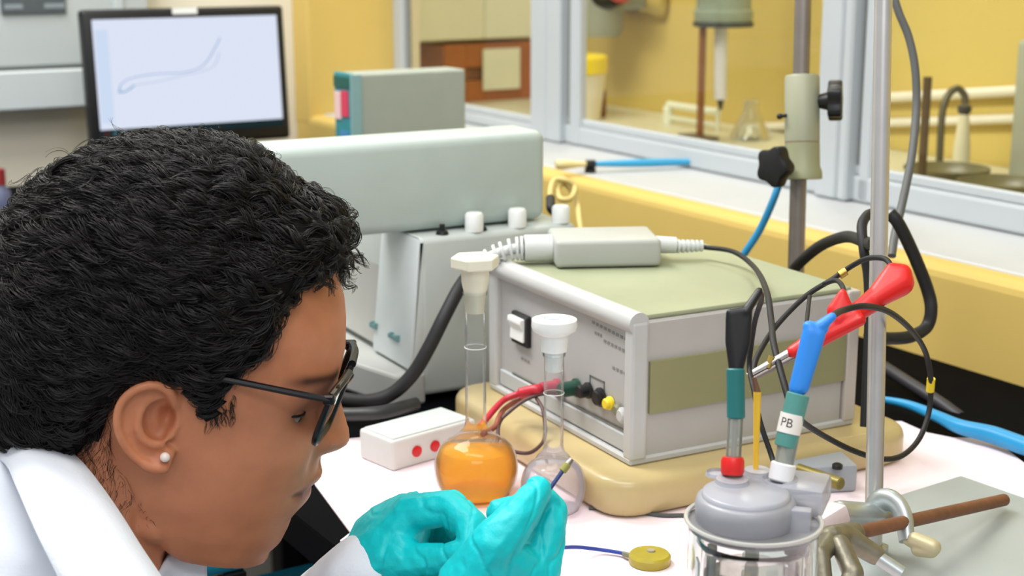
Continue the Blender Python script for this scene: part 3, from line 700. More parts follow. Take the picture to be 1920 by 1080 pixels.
for k in range(7):
    i = 3 + k * (len(cpts) - 5) // 7; p_ = cpts[i]; d_ = (cpts[i + 1] - cpts[i - 1]).normalized(); rr = 0.0105 - 0.0005 * k
    obj('rib', lathe([(0.004, -0.0012), (rr, -0.0012), (rr, 0.0012), (0.004, 0.0012)], 20, axisM(p_, p_ + d_)), M_sleeve, sl, True)
rz_ = hh * 0.60
obj('right_collar', cyl((Ld - 0.0005, yc, rz_), (Ld + 0.017, yc, rz_ - 0.001), 0.0075, 0.007, 20), M_sleeve, t, True)
sr = obj('right_sleeve', cyl((Ld + 0.016, yc, rz_ - 0.001), (Ld + 0.040, yc, rz_ - 0.003), 0.0040, 0.0034, 14), M_sleeve, t, True)
for k in range(6):
    x_ = Ld + 0.018 + 0.004 * k
    obj('rib', cyl((x_, yc, rz_ - 0.002), (x_ + 0.0022, yc, rz_ - 0.002), 0.0060 - 0.0002 * k, seg=16), M_sleeve, sr, True)
adE = loc2w(t, (Ld + 0.0405, yc, rz_ - 0.003)); dE = (adE - CAM).dot(Vector((0, _c, -_s)))
adW = loc2w(t, (-0.066, yc + 0.002, zc - 0.018)); dW = (adW - CAM).dot(Vector((0, _c, -_s)))

# white box with two red dots
c0 = G(737, 885, ZP); c1 = G(872, 846, ZP); c2 = G(686, 849, ZP)
an = math.atan2(c1.y - c0.y, c1.x - c0.x); uxb = Vector((math.cos(an), math.sin(an), 0)); uyb = Vector((-math.sin(an), math.cos(an), 0))
Lx = (c1 - c0).dot(uxb) + 0.012; hz = onpl(737, 828, c0, uyb).z - ZP
cT = G(684, 800, ZP + hz); Ly = (cT - c0).dot(uyb)
t = thing('switch_box', 'small white box with two red dots on the paper beside the orange flask', 'box', (c0.x, c0.y, ZP), an)
sh = (c2 - c0).dot(uxb)
obj('box_body', box(0, Lx, 0, Ly, 0, hz, 0.0025, 3), mat('switch_box_white', (206, 207, 203), 0.5), t, True)
obj('lid_plate', box(0.003, Lx - 0.003, 0.003, Ly - 0.003, hz - 0.0005, hz + 0.0012, 0.0006, 1), mat('lid_grey', (198, 206, 202), 0.5, var=0.06, scale=120), t)
for u, v in ((781, 846), (815, 836)):
    q = tloc(t, onpl(u, v, c0, uyb))
    obj('red_socket', lathe([(0, -0.001), (0.0046, -0.001), (0.0046, 0.0012), (0.003, 0.0018), (0, 0.0018)], 20, Matrix.Translation((q.x, 0, q.z)) @ Matrix.Rotation(math.pi / 2, 4, 'X')), mat('red_socket', (200, 14, 26), 0.4), t, True)

# ------------------------------------------------------------------ volumetric flasks
def flask(name, label, u, vbase, vtop_glass, vst_top, rb, rn, liquid, stopper, hbulb, zliq, kind):
    p = G(u, vbase, ZP); dpt = (p - CAM).dot(Vector((0, _c, -_s)))
    t = thing(name, label, 'flask', (p.x, p.y, ZP), 0)
    zt = at(u, vtop_glass, dpt).z - ZP
    def zpx(v): return onpl(u, v, p, Vector((0, 1, 0))).z - ZP
    zt = zpx(vtop_glass); zs = zpx(vst_top)
    # outer profile: flattened bulb, long neck
    prof = [(0.0, 0.0), (rb * 0.62, 0.0), (rb * 0.80, hbulb * 0.07)]
    for k in range(1, 15):
        a = -0.42 * math.pi + k / 15 * 0.86 * math.pi
        prof.append((rb * (0.30 + 0.70 * math.cos(a) ** 0.8) if a > 0 else rb * (0.5 + 0.5 * math.cos(a) ** 0.9), hbulb * (0.5 + 0.48 * math.sin(a) / math.sin(0.42 * math.pi))))
    prof += [(rn * 1.7, hbulb * 1.06), (rn * 1.15, hbulb * 1.16), (rn, hbulb * 1.28), (rn, zt * 0.6), (rn, zt - 0.004), (rn * 1.12, zt - 0.003), (rn * 1.12, zt)]
    prof = sorted(prof[:3], key=lambda q: q[1]) + prof[3:]
    obj('glass_wall', lathe(prof, 48, cap=False), M_thinglass, t, True, 60)
    # liquid
    inner = [(max(0, r - 0.0012), z + (0.0012 if z < 0.002 else 0)) for r, z in prof]
    lq = []
    for (r0, z0), (r1, z1) in zip(inner, inner[1:]):
        lq.append((r0, z0))
        if z1 >= zliq:
            f = (zliq - z0) / max(1e-6, z1 - z0); lq.append((r0 + (r1 - r0) * f, zliq)); break
    lq.append((0, zliq))
    obj('liquid', lathe(lq, 48, cap=False), liquid, t, True, 60)
    # glass lip and graduation ring
    obj('glass_rim', lathe([(rn * 0.98, zt - 0.003), (rn * 1.16, zt - 0.002), (rn * 1.16, zt - 0.0004), (rn * 0.98, zt)], 32), M_thinglass, t, True)
    zr = hbulb + (zt - hbulb) * 0.62
    obj('mark_ring', lathe([(rn + 0.0001, zr), (rn + 0.0004, zr), (rn + 0.0004, zr + 0.0006), (rn + 0.0001, zr + 0.0006)], 32, cap=False), mat('white_enamel', (236, 236, 236), 0.4), t)
    # stopper
    if kind == 'flat':
        st = lathe([(0, zt - 0.016), (rn * 0.86, zt - 0.016), (rn * 1.04, zt - 0.001), (rn * 1.26, zt + 0.006), (rn * 1.34, zs - 0.009), (rn * 1.6, zs - 0.0085), (0, zs - 0.0085)], 32)
        pt = obj('stopper', st, stopper, t, True)
        hexa = [(rn * 2.35 * math.cos(math.radians(60 * k + 15)), rn * 2.35 * math.sin(math.radians(60 * k + 15))) for k in range(6)]
        obj('stopper_cap', prism(hexa, zs - 0.0085, zs, bev=0.0012), stopper, pt)
    else:
        st = lathe([(0, zt - 0.014), (rn * 0.80, zt - 0.014), (rn * 0.95, zt), (rn * 1.3, zt + 0.001), (rn * 1.45, zs - 0.012), (rn * 2.15, zs - 0.009), (rn * 2.3, zs - 0.006), (rn * 2.25, zs - 0.001), (rn * 1.1, zs), (rn * 0.9, zs - 0.003), (0, zs - 0.003)], 36)
        pt = obj('stopper', st, stopper, t, True)
        obj('stopper_dimple', lathe([(0, zs - 0.0029), (rn * 0.85, zs - 0.0029), (rn * 0.8, zs - 0.0022), (0, zs - 0.0022)], 24), mat('lilac_dimple', (150, 160, 206), 0.4), pt, True)
    return t
M_stop = mat('cream_plastic', (228, 226, 206), 0.4, Subsurface_Weight=0.0)
flask('volumetric_flask', 'tall volumetric flask of orange liquid with cream hexagonal stopper', 893, 930, 546, 480, 0.0318, 0.0078, M_orange, M_stop, 0.047, 0.038, 'flat')
M_clear_liq = thin_glass('clear_liquid', (252, 248, 252), 1.0, 1.2, 0.03, (252, 246, 250), 0.22)
flask('volumetric_flask', 'smaller volumetric flask of clear liquid with round white stopper', 1037, 958, 660, 596, 0.0240, 0.0072, M_clear_liq, M_white_pl, 0.040, 0.034, 'round')

# ------------------------------------------------------------------ retort stand (front)
K = G(1800, 910, ZP); K1 = G(1690, 945, ZP); K2 = G(1920, 960, ZP)
u1 = (K1 - K).normalized(); u2 = (K2 - K); u2 = (u2 - u1 * u2.dot(u1)).normalized()
HPL = 0.009
foot = G(1637, 1040, ZP + HPL); topp = at(1657, -30, (foot - CAM).dot(Vector((0, _c, -_s))) - 0.012)
ang = math.atan2(u2.y, u2.x)
t = thing('retort_stand', 'retort stand with silver rod and grey base plate at the right front', 'stand', (foot.x, foot.y, ZP), ang)
kl = tloc(t, K)
Mp = mat('plate_grey_enamel', (164, 173, 172), 0.42, var=0.10, scale=16)
obj('base_plate', box(kl.x, kl.x + 0.21, kl.y - 0.235, kl.y, 0, HPL, 0.003, 2), Mp, t, True)
tl = tloc(t, topp); tl.z = (topp.z - ZP)
obj('rod', cyl((0, 0, HPL - 0.001), tl, 0.0059, seg=24), M_steel, t, True)
obj('rod_nut', prism([(0.0105 * math.cos(math.radians(60 * k)), 0.0105 * math.sin(math.radians(60 * k))) for k in range(6)], HPL - 0.0005, HPL + 0.007, bev=0.001), M_cast, t)
dpole = (foot - CAM).dot(Vector((0, _c, -_s)))

# boss clamp with a rusty clamp arm that grips the cell
bc = at(1628, 972, dpole - 0.004)
t = thing('clamp', 'cast clamp on the silver rod holding a rusty brown bar, beside the glass cell', 'clamp', bc, 0)
L_ = lambda u, v, d: at(u, v, d) - bc
r0, r1 = L_(1588, 1003, 0.905), L_(1884, 937, 1.075)
obj('clamp_arm', cyl(r0, r1, 0.0044, seg=18, bev=0.0012), M_rust, t, True)
body = bmesh.new()
rcone(body, L_(1575, 962, 0.955), 0.0085, L_(1640, 968, 0.985), 0.0090); rcone(body, L_(1640, 968, 0.985), 0.0100, L_(1660, 962, 0.99), 0.009)
obj('boss_body', remesh(body, 0.0012, 3), M_cast, t, True)
obj('boss_screw', cyl(L_(1566, 964, 0.945), L_(1556, 965, 0.940), 0.0022, seg=12), M_black, t, True)
hook = [L_(1640, 958, 0.985), L_(1655, 938, 0.98), L_(1678, 942, 0.972), L_(1694, 968, 0.965), L_(1698, 995, 0.960), L_(1700, 1015, 0.957)]
obj('hook', tube(hook, lambda s: 0.0068 - 0.002 * s, 12, 6, flat=1.25), M_cast, t, True)
th = bmesh.new()
rcone(th, L_(1702, 1013, 0.957), 0.0036, L_(1718, 1022, 0.95), 0.0036); rcone(th, L_(1716, 1012, 0.948), 0.0052, L_(1748, 1026, 0.942), 0.0058); rcone(th, L_(1722, 1030, 0.948), 0.0050, L_(1746, 1034, 0.942), 0.0045)
obj('wing_screw', remesh(th, 0.0011, 2), mat('beige_metal', (196, 186, 150), 0.5, metal=0.4, var=0.15), t, True)
blk = box(-0.011, 0.011, -0.008, 0.008, -0.006, 0.006, 0.002, 2); blk.transform(Matrix.Translation(L_(1553, 972, 0.93)) @ Matrix.Rotation(math.radians(-18), 4, 'Y') @ Matrix.Rotation(math.radians(30), 4, 'Z'))
obj('pale_block', blk, mat('pale_pink_block', (222, 206, 208), 0.5), t, True)
jb = bmesh.new()
rcone(jb, L_(1600, 1000, 0.915), 0.0075, L_(1560, 1010, 0.895), 0.0085); rcone(jb, L_(1560, 1012, 0.895), 0.0075, L_(1538, 1040, 0.875), 0.006)
rcone(jb, L_(1538, 1040, 0.875), 0.006, L_(1545, 1095, 0.865), 0.0055); rcone(jb, L_(1590, 1010, 0.905), 0.0075, L_(1640, 1040, 0.905), 0.0065)
obj('jaw', remesh(jb, 0.0012, 2), M_dirty, t, True)
j2 = bmesh.new()
rcone(j2, L_(1575, 1020, 0.885), 0.006, L_(1600, 1075, 0.868), 0.0065); rcone(j2, L_(1600, 1075, 0.868), 0.0062, L_(1580, 1120, 0.862), 0.006)
obj('jaw', remesh(j2, 0.0012, 2), M_dirty, t, True)
obj('tightening_screw', cyl(L_(1632, 1036, 0.905), L_(1690, 1075, 0.90), 0.0045, seg=14), M_cast, t, True)

# grey plate with brass bar behind the cell
p = G(1555, 930, ZP)
e1, e2 = G(1597, 872, ZP + 0.02), G(1597, 935, ZP + 0.02)
t = thing('grey_bracket', 'grey metal bracket block with a dark screw behind the glass cell', 'bracket', (G(1545, 915, ZP).x, G(1545, 915, ZP).y, ZP), math.radians(8))
obj('block', box(-0.03, 0.022, -0.012, 0.055, 0, 0.022, 0.003, 2), mat('bracket_grey', (160, 166, 172), 0.45, var=0.1), t, True)
q = tloc(t, G(1570, 877, ZP + 0.022))
obj('screw', lathe([(0, 0.0215), (0.004, 0.0215), (0.004, 0.0245), (0.0025, 0.0255), (0, 0.0255)], 14, Matrix.Translation((q.x, q.y, 0))), M_black, t, True)
q0, q1 = tloc(t, G(1495, 880, ZP + 0.027)), tloc(t, G(1578, 908, ZP + 0.027))
obj('brass_bar', cyl(q0, q1, 0.0048, seg=14, bev=0.001), mat('dull_brass', (140, 126, 66), 0.45, metal=0.5, var=0.2), t, True)

# ------------------------------------------------------------------ rear stand with the cylinder
dR = 1.40
f0 = at(1496, 500, dR); f0.z = ZB; 
uR, vR = proj(f0)
t = thing('rear_stand', 'rear steel rod with an olive grey sliding cylinder and black knobs', 'stand', f0, 0)
top = at(1507, -40, dR - 0.01) - f0
obj('rod', cyl((0, 0, 0.012), top, 0.0078, seg=24), M_steel_d, t, True)
obj('foot', lathe([(0, 0), (0.032, 0), (0.032, 0.006), (0.018, 0.013), (0, 0.013)], 28), M_dirty, t, True)
ax0, ax1 = at(1504, 336, dR - 0.004) - f0, at(1504, 141, dR - 0.008) - f0
up_ = (ax1 - ax0).normalized()
M_cylr = mat('olive_grey_cylinder', (150, 152, 128), 0.45, var=0.05)
LL = (ax1 - ax0).length
obj('cylinder', lathe([(0, LL * 0.36), (0.0162, LL * 0.36), (0.0162, LL - 0.002), (0.0148, LL), (0, LL)], 36, axisM(ax0, ax1)), M_cylr, t, True)
obj('lower_cylinder', lathe([(0, 0.0), (0.0185, 0.0), (0.0185, 0.007), (0.0165, 0.012), (0.0162, LL * 0.35), (0, LL * 0.35)], 36, axisM(ax0, ax1)), mat('olive_cylinder', (146, 148, 116), 0.45), t, True)
obj('pinch_ring', lathe([(0.0150, LL * 0.35), (0.0158, LL * 0.35), (0.0158, LL * 0.36), (0.0150, LL * 0.36)], 36, axisM(ax0, ax1)), mat('ring_brown', (150, 118, 92), 0.5), t, True)
def star_knob(c, d, R, name='star_knob'):
    poly = []
    for k in range(40):
        a = 2 * math.pi * k / 40; poly.append((R * (1 + 0.13 * math.cos(5 * a)) * math.cos(a), R * (1 + 0.13 * math.cos(5 * a)) * math.sin(a)))
    b = prism(poly, 0.008, 0.021, axisM(c, Vector(c) + Vector(d)), bev=0.002)
    merge(b, lathe([(0, -0.002), (0.006, -0.002), (0.009, 0.009), (0, 0.009)], 18, axisM(c, Vector(c) + Vector(d))))
    return obj(name, b, M_black, t, True)
star_knob(at(1536, 190, dR - 0.012) - f0, (0.96, -0.25, 0.05), 0.0175)
star_knob(at(1474, 310, dR - 0.022) - f0, (-0.80, -0.58, 0.03), 0.0175)
obj('small_screw', sphere(at(1462, 218, dR - 0.012) - f0, 0.003, 2), M_black, t, True)
obj('screw_shaft', cyl(at(1462, 218, dR - 0.012) - f0, at(1500, 214, dR - 0.008) - f0, 0.0018, seg=8), M_black, t, True)
# blue tube from the lower knob down behind the adapter
cable('blue_tube', 'thin teal blue tube running from below the black knob down behind the box', [(1464, 336, 1.42), (1448, 380, 1.42), (1424, 432, 1.43), (1396, 475, 1.44), (1380, 500, 1.45)], 0.0036, M_bluecab, 'tube')

# ------------------------------------------------------------------ glass cell
RB = 0.0358; cb = at(1413, 974, 0.796); cbz = cb.z - ZP
t = thing('glass_beaker', 'glass beaker with a bright rim holding the cell lid at the front right', 'beaker', (cb.x, cb.y, ZP), 0)
prof = [(0, 0.001), (RB * 0.86, 0.001), (RB * 0.95, 0.005), (RB * 0.965, cbz * 0.3), (RB * 0.965, cbz - 0.006), (RB * 1.0, cbz), (RB * 0.975, cbz), (RB * 0.935, cbz - 0.007), (RB * 0.935, cbz * 0.3), (RB * 0.92, 0.007), (RB * 0.84, 0.003), (0, 0.003)]
obj('glass_wall', lathe(prof, 64, cap=False), M_glass, t, True, 60)
rim = [Vector((RB * math.cos(a), RB * math.sin(a), cbz)) for a in np.linspace(0, 2 * math.pi, 65)]
obj('rim', tube(rim[:-1] + [rim[0]], 0.0013, 8, smooth=False), mat('rim_glass', (226, 226, 220), 0.12, Transmission_Weight=0.45, IOR=1.45), t, True)
# inner vessel
obj('inner_vessel', lathe([(0, 0.012), (RB * 0.70, 0.012), (RB * 0.76, 0.02), (RB * 0.76, cbz - 0.016), (RB * 0.84, cbz - 0.012), (RB * 0.84, cbz - 0.009), (RB * 0.80, cbz - 0.011), (RB * 0.725, cbz - 0.016), (RB * 0.725, 0.021), (RB * 0.68, 0.0145), (0, 0.0145)], 48, cap=False), M_glass, t, True, 60)
obj('water', lathe([(0, 0.0155), (RB * 0.66, 0.0155), (RB * 0.71, 0.022), (RB * 0.71, cbz * 0.72), (0, cbz * 0.72)], 48), M_water, t, True, 60)
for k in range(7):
    a = 0.5 + k * 0.9; obj('painted_glint', box(0, 0.0012, -0.004, 0.004, 0.012, cbz - 0.022, M=Matrix.Rotation(a, 4, 'Z') @ Matrix.Translation((RB * 0.80, 0, 0))), thin_glass('glint_strip', (236, 236, 232), 2.5, 1.6, 0.05, (232, 232, 228), 0.30), t)  # added pale strips imitate white reflections in the beaker glass
# lid with ports
lc = at(1398, 948, 0.802)
t = thing('cell_lid', 'frosted grey plastic lid with electrode ports on the glass beaker', 'lid', lc, 0)
RL = 0.0272
obj('flange', lathe([(0, -0.010), (RL * 0.93, -0.010), (RL * 0.98, -0.008), (RL, 0.000), (RL * 0.97, 0.004), (RL * 0.86, 0.006), (0, 0.006)], 48), M_frost, t, True, 50)
obj('top_disc', lathe([(0, 0.0055), (RL * 0.88, 0.0055), (RL * 0.86, 0.0075), (RL * 0.80, 0.0085), (0, 0.0085)], 48), M_frost, t, True, 50)
def port(u, v, r, h, d):
    q = at(u, v, d) - lc
    return obj('port', lathe([(0, 0.008), (r * 1.12, 0.008), (r, 0.010), (r, q.z), (0, q.z)], 28, Matrix.Translation((q.x, q.y, 0))), M_frost, t, True, 50), q
_, q1 = port(1373, 897, 0.0088, 0, 0.812); port(1345, 890, 0.006, 0, 0.825); _, q2 = port(1463, 905, 0.0095, 0, 0.815); port(1420, 880, 0.0070, 0, 0.825)
bl = box(-0.012, 0.012, -0.016, 0.016, -0.008, 0.008, 0.003, 2); bl.transform(Matrix.Translation(at(1510, 925, 0.815) - lc) @ Matrix.Rotation(math.radians(-20), 4, 'Z'))
obj('side_block', bl, M_frost, t, True)
sl = box(-0.0035, 0.010, -0.004, 0.004, -0.022, 0.004, 0.0015, 2); sl.transform(Matrix.Translation(at(1486, 965, 0.79) - lc) @ Matrix.Rotation(math.radians(-15), 4, 'Z'))
obj('side_tab', sl, M_frost, t, True)
obj('support_ring', lathe([(RL * 0.9, -0.012), (RB * 0.985, -0.0085), (RB * 0.985, -0.0065), (RL * 0.9, -0.009)], 48, Matrix.Translation((cb.x - lc.x, cb.y - lc.y, 0))), thin_glass('ring_plastic', (225, 225, 228), 1.0, 1.45, 0.2, (206, 206, 208), 0.35), t, True)

# electrodes -------------------------------------------------------
de = 0.816
t = thing('glass_electrode', 'left glass electrode with a teal sleeve, red ring and black clip head', 'electrode', at(1373, 893, de), 0)
E0 = t.location; Lp = lambda u, v, d=de: at(u, v, d) - E0
rg = obj('red_ring', lathe([(0, 0.001), (0.0058, 0.001), (0.0064, 0.0025), (0.0064, 0.0085), (0.0056, 0.0105), (0.0036, 0.0107), (0, 0.0107)], 28, axisM(Lp(1373, 893), Lp(1374, 850))), M_red, t, True)
obj('glass_tube', cyl(Lp(1374, 880), Lp(1380, 770), 0.0042, seg=24), thin_glass('tube_glass', (236, 240, 236), 1.6, 1.5, 0.03, (214, 218, 210), 0.22), t, True)
obj('inner_rod', cyl(Lp(1374, 880), Lp(1380, 770), 0.0015, seg=10), mat('inner_rod', (196, 186, 182), 0.4), t, True)
obj('teal_sleeve', cyl(Lp(1380, 785), Lp(1379, 690), 0.0050, seg=24, bev=0.0008), M_teal, t, True)
cl = bmesh.new(); hullblob(cl, [(Lp(1368, 586), 0.0022), (Lp(1404, 580), 0.0022), (Lp(1368, 640), 0.0026), (Lp(1398, 640), 0.0030), (Lp(1380, 692), 0.0042)])
rcone(cl, Lp(1398, 585), 0.003, Lp(1424, 545, de + 0.005), 0.0022)
obj('black_clip', remesh(cl, 0.0009, 3), M_black, t, True)

t = thing('yellow_rod', 'thin yellow rod standing in the lid between the two electrodes', 'rod', at(1417, 884, 0.826), 0)
E0 = t.location; L2 = lambda u, v, d=0.826: at(u, v, d) - E0
obj('rod_shaft', cyl(L2(1417, 884), L2(1420, 735), 0.0014, 0.0022, 14), mat('yellow_rod', (232, 184, 52), 0.4), t, True)
obj('brown_tip', cyl(L2(1420, 736), L2(1414, 708), 0.0020, 0.0012, 12), mat('brown_tip', (112, 74, 50), 0.5), t, True)

dl = 0.815
t = thing('tilted_electrode', 'right tilted electrode with a blue clip, teal tube and white lettered label', 'electrode', at(1463, 905, dl), 0)
E0 = t.location; L3 = lambda u, v, d=dl: at(u, v, d) - E0
obj('white_collar', cyl(L3(1463, 902), L3(1470, 868), 0.0068, 0.0070, 28, 0.0008), mat('white_ptfe', (240, 240, 242), 0.4), t, True)
obj('glass_stem', cyl(L3(1466, 895), L3(1480, 815), 0.0052, 0.0056, 28), thin_glass('stem_glass', (226, 230, 226), 1.5, 1.5, 0.04, (190, 196, 190), 0.45), t, True)
A0, A1 = L3(1472, 838), L3(1497, 738)
tt_ = obj('teal_tube', cyl(A0, A1, 0.0062, 0.0063, 32, 0.0006), mat('teal_tube', (84, 148, 140), 0.4, var=0.15, scale=60), t, True)
lb0, lb1 = L3(1478, 812), L3(1486, 776)
lb = obj('paper_label', lathe([(0.00635, 0), (0.00655, 0), (0.00655, (lb1 - lb0).length), (0.00635, (lb1 - lb0).length)], 32, axisM(lb0, lb1)), mat('label_paper', (238, 234, 228), 0.7), t, True)
# lettering wrapped round the label, facing the camera
axd = (A1 - A0).normalized(); cen = (lb0 + lb1) / 2
view = (E0 + cen - CAM).normalized(); side = view.cross(axd).normalized(); back = -(view - axd * view.dot(axd)).normalized()
tb_ = text_bm('PB', 0.0068, 0.0)
bmesh.ops.subdivide_edges(tb_, edges=tb_.edges[:], cuts=1)
for v in tb_.verts:
    a = (v.co.x - 0.0022) / 0.00662; h = v.co.y
    v.co = cen + axd * h + (side * math.sin(a) + back * math.cos(a)) * 0.00662
obj('lettering', tb_, mat('dark_ink', (60, 36, 24), 0.6), lb)
bc_ = bmesh.new(); hullblob(bc_, [(L3(1494, 728), 0.0046), (L3(1502, 726), 0.0046), (L3(1518, 622), 0.0042), (L3(1534, 628), 0.0042)])
hullblob(bc_, [(L3(1516, 612), 0.0034), (L3(1545, 617), 0.0026), (L3(1532, 625), 0.0034)]); rcone(bc_, L3(1538, 612), 0.0036, L3(1560, 594), 0.0026)
obj('blue_clip', remesh(bc_, 0.0009, 3), M_blue, t, True)

dr = 0.905
t = thing('red_clip', 'red rubber alligator clip with steel jaws in front of the silver rod', 'clip', at(1490, 658, dr), 0)
E0 = t.location; L4 = lambda u, v, d=dr: at(u, v, d) - E0
rb = bmesh.new()
rcone(rb, L4(1486, 660), 0.0042, L4(1540, 625), 0.0050); rcone(rb, L4(1540, 625), 0.0052, L4(1600, 592), 0.0060)
hullblob(rb, [(L4(1600, 590, dr + 0.01), 0.0058), (L4(1640, 565, dr + 0.015), 0.0062), (L4(1640, 552, dr + 0.015), 0.005)])
hullblob(rb, [(L4(1640, 560, dr + 0.015), 0.0066), (L4(1688, 530, dr + 0.02), 0.0088), (L4(1672, 504, dr + 0.02), 0.0040), (L4(1692, 512, dr + 0.02), 0.0060)])
rcone(rb, L4(1530, 640), 0.0050, L4(1612, 600, dr - 0.004), 0.0040)
hullblob(rb, [(L4(1570, 600), 0.006), (L4(1562, 582), 0.0040), (L4(1590, 590), 0.005), (L4(1580, 548), 0.0024)])
obj('red_boot', remesh(rb, 0.001, 3), M_red, t, True)
obj('jaw', cyl(L4(1490, 655), L4(1402, 704), 0.0024, 0.0017, 12), M_steel, t, True)
obj('jaw', cyl(L4(1490, 668), L4(1408, 712), 0.0022, 0.0015, 12), M_steel_d, t, True)
obj('brass_pin', cyl(L4(1448, 668), L4(1440, 690), 0.0022, seg=10), M_brass, t, True)

# ------------------------------------------------------------------ wires of the cell
G1 = 'thin black electrode wires'
cable('electrode_wire', 'black wire from the adapter sleeve arching down behind the black clip', [(adE,), (1375, 472, dE - 0.03), (1415, 502, dE - 0.09), (1437, 545, 1.0), (1446, 600, 0.95), (1450, 640, 0.92), (1462, 690, 0.90), (1476, 740, 0.885), (1488, 790, 0.875), (1478, 838, 0.868), (1482, 862, 0.862)], 0.0021, M_black_r, 'wire')
cable('electrode_wire', 'black wire from the black clip joining the adapter wire', [(1424, 545, 0.822), (1428, 560, 0.86), (1416, 600, 0.88), (1408, 650, 0.89), (1405, 690, 0.893), (1413, 730, 0.88), (1425, 790, 0.87), (1445, 850, 0.865), (1452, 872, 0.86)], 0.0016, M_black_r, 'wire')
cable('electrode_wire', 'black wire crossing from the steel jaws up to the red clip handle', [(1412, 700, 0.915), (1420, 668, 0.925), (1455, 612, 0.95), (1510, 556, 0.97), (1560, 524, 0.975), (1600, 497, 0.97), (1630, 484, 0.955), (1660, 486, 0.94), (1674, 504, 0.928)], 0.0018, M_black_r, 'wire')
cable('electrode_wire', 'short black wire looping down onto the red clip pivot', [(1545, 532, 0.965), (1568, 526, 0.955), (1580, 538, 0.93), (1581, 552, 0.912)], 0.0016, M_black_r, 'wire')
cable('electrode_wire', 'thin black wire dropping behind the blue clip', [(1518, 556, 0.965), (1514, 590, 0.93), (1510, 625, 0.91), (1500, 680, 0.90), (1490, 730, 0.893)], 0.0014, M_black_r, 'wire')
cable('electrode_wire', 'black wire from the blue clip arching right and looping low behind the rod', [(1558, 594, dl), (1580, 582, 0.86), (1620, 574, 0.88), (1665, 584, 0.93), (1705, 615, 1.0), (1733, 655, 1.06), (1744, 700, 1.08), (1745, 740, 1.09), (1740, 780, 1.09), (1722, 825, 1.08), (1690, 855, 1.06), (1650, 860, 1.04), (1600, 845, 1.02), (1550, 820, 1.0), (1510, 795, 0.96), (1492, 776, 0.91)], 0.0020, M_black_r, 'wire')
o = obj('cable_clip', cyl(Vector((0, 0, 0)), at(1744, 733, 1.09) - at(1746, 710, 1.085), 0.0030, seg=14), M_yellow_pl, None, True); o.location = at(1746, 710, 1.085)
tag(o, 'small yellow connector on the black wire at the right', 'connector')
o = obj('cable_clip', cyl(Vector((0, 0, 0)), at(1574, 516, 0.972) - at(1586, 508, 0.972), 0.0030, seg=14), M_brass, None, True); o.location = at(1586, 508, 0.972)
tag(o, 'small brass connector on the wire above the red clip', 'connector')
cable('thick_cable', 'thick black cable arching from the box top to the silver rod', [(1484, 512, 1.30), (1500, 492, 1.28), (1540, 460, 1.25), (1585, 444, 1.20), (1618, 452, 1.15), (1632, 458, 1.12), (1640, 455, 1.10)], 0.0048, M_black_r)
cable('thick_cable', 'black cable looping down beside the silver rod from the tie', [(1640, 398, 1.16), (1625, 405, 1.15), (1616, 425, 1.14), (1620, 470, 1.13), (1628, 520, 1.13), (1630, 600, 1.13), (1626, 700, 1.13), (1622, 800, 1.13)], 0.0040, M_black_r)
cable('thick_cable', 'thick black cable in a big loop right of the silver rod', [(1668, 400, 1.20), (1685, 420, 1.20), (1712, 475, 1.21), (1738, 540, 1.22), (1746, 580, 1.22), (1738, 612, 1.22), (1715, 628, 1.21), (1690, 634, 1.20), (1655, 634, 1.19), (1630, 630, 1.17)], 0.0052, M_black_r)
cable('grey_cable', 'grey cable hanging along the right of the silver rod to the cable tie', [(1670, -30, 1.28), (1684, 20, 1.28), (1704, 70, 1.28), (1716, 130, 1.28), (1718, 200, 1.28), (1710, 290, 1.27), (1692, 380, 1.26), (1678, 440, 1.25), (1672, 480, 1.24)], 0.0036, mat('grey_rubber', (92, 94, 92), 0.5))
cable('black_hose', 'black cable lying on the bench behind the cream slab at right', [(1650, 684, 1.42), (1700, 716, 1.39), (1760, 754, 1.355), (1800, 783, 1.335)], 0.006, mat('dark_grey_rubber', (46, 44, 50), 0.5), 'hose')
b0 = [G(u, v, ZB + 0.012) for u, v in ((1630, 745), (1700, 758), (1760, 782), (1800, 800), (1860, 815), (1920, 836), (2000, 862))]
o = obj('blue_hose', tube([q - b0[0] for q in b0], lambda s: 0.0026 + 0.0050 * min(1, s * 1.5), 12), mat('bright_blue_hose', (36, 150, 206), 0.4), None, True); o.location = b0[0]
tag(o, 'bright blue hose lying along the black bench edge at the right', 'hose')

# ------------------------------------------------------------------ small things on the paper
w = [G(u, v, ZP + 0.0016) for u, v in ((1104, 952), (1150, 953), (1200, 960), (1240, 966), (1285, 966))]
o = obj('thin_wire', tube([q - w[0] for q in w], 0.0016, 8), mat('grey_wire', (80, 82, 80), 0.5), None, True); o.location = w[0]
tag(o, 'thin dark grey wire lying on the white paper in front of the slab', 'wire')
p = G(1218, 1056, ZP); 
t = thing('disc_electrode', 'round olive yellow disc electrode with blue lead lying on the paper', 'electrode', (p.x, p.y, ZP), 0)
M_disc = mat('olive_yellow_resin', (168, 152, 44), 0.35, var=0.25, scale=80)
obj('disc', lathe([(0, 0), (0.0134, 0), (0.0142, 0.001), (0.0142, 0.0058), (0.0130, 0.0072), (0, 0.0074)], 36), M_disc, t, True)
obj('disc_face', lathe([(0, 0.0073), (0.0030, 0.0073), (0.0027, 0.0086), (0, 0.0086)], 24, Matrix.Translation((0.001, 0.003, 0))), mat('worn_disc_face', (168, 160, 128), 0.4, var=0.2), t, True)
ld = [Vector((-0.0125, 0.003, 0.004))] + [q - Vector((p.x, p.y, ZP)) for q in (G(1160, 1036, ZP + 0.003), G(1120, 1030, ZP + 0.004), G(1080, 1026, ZP + 0.010), G(1040, 1028, ZP + 0.016))]
obj('lead', tube(ld, 0.0014, 8), M_navy, t, True)
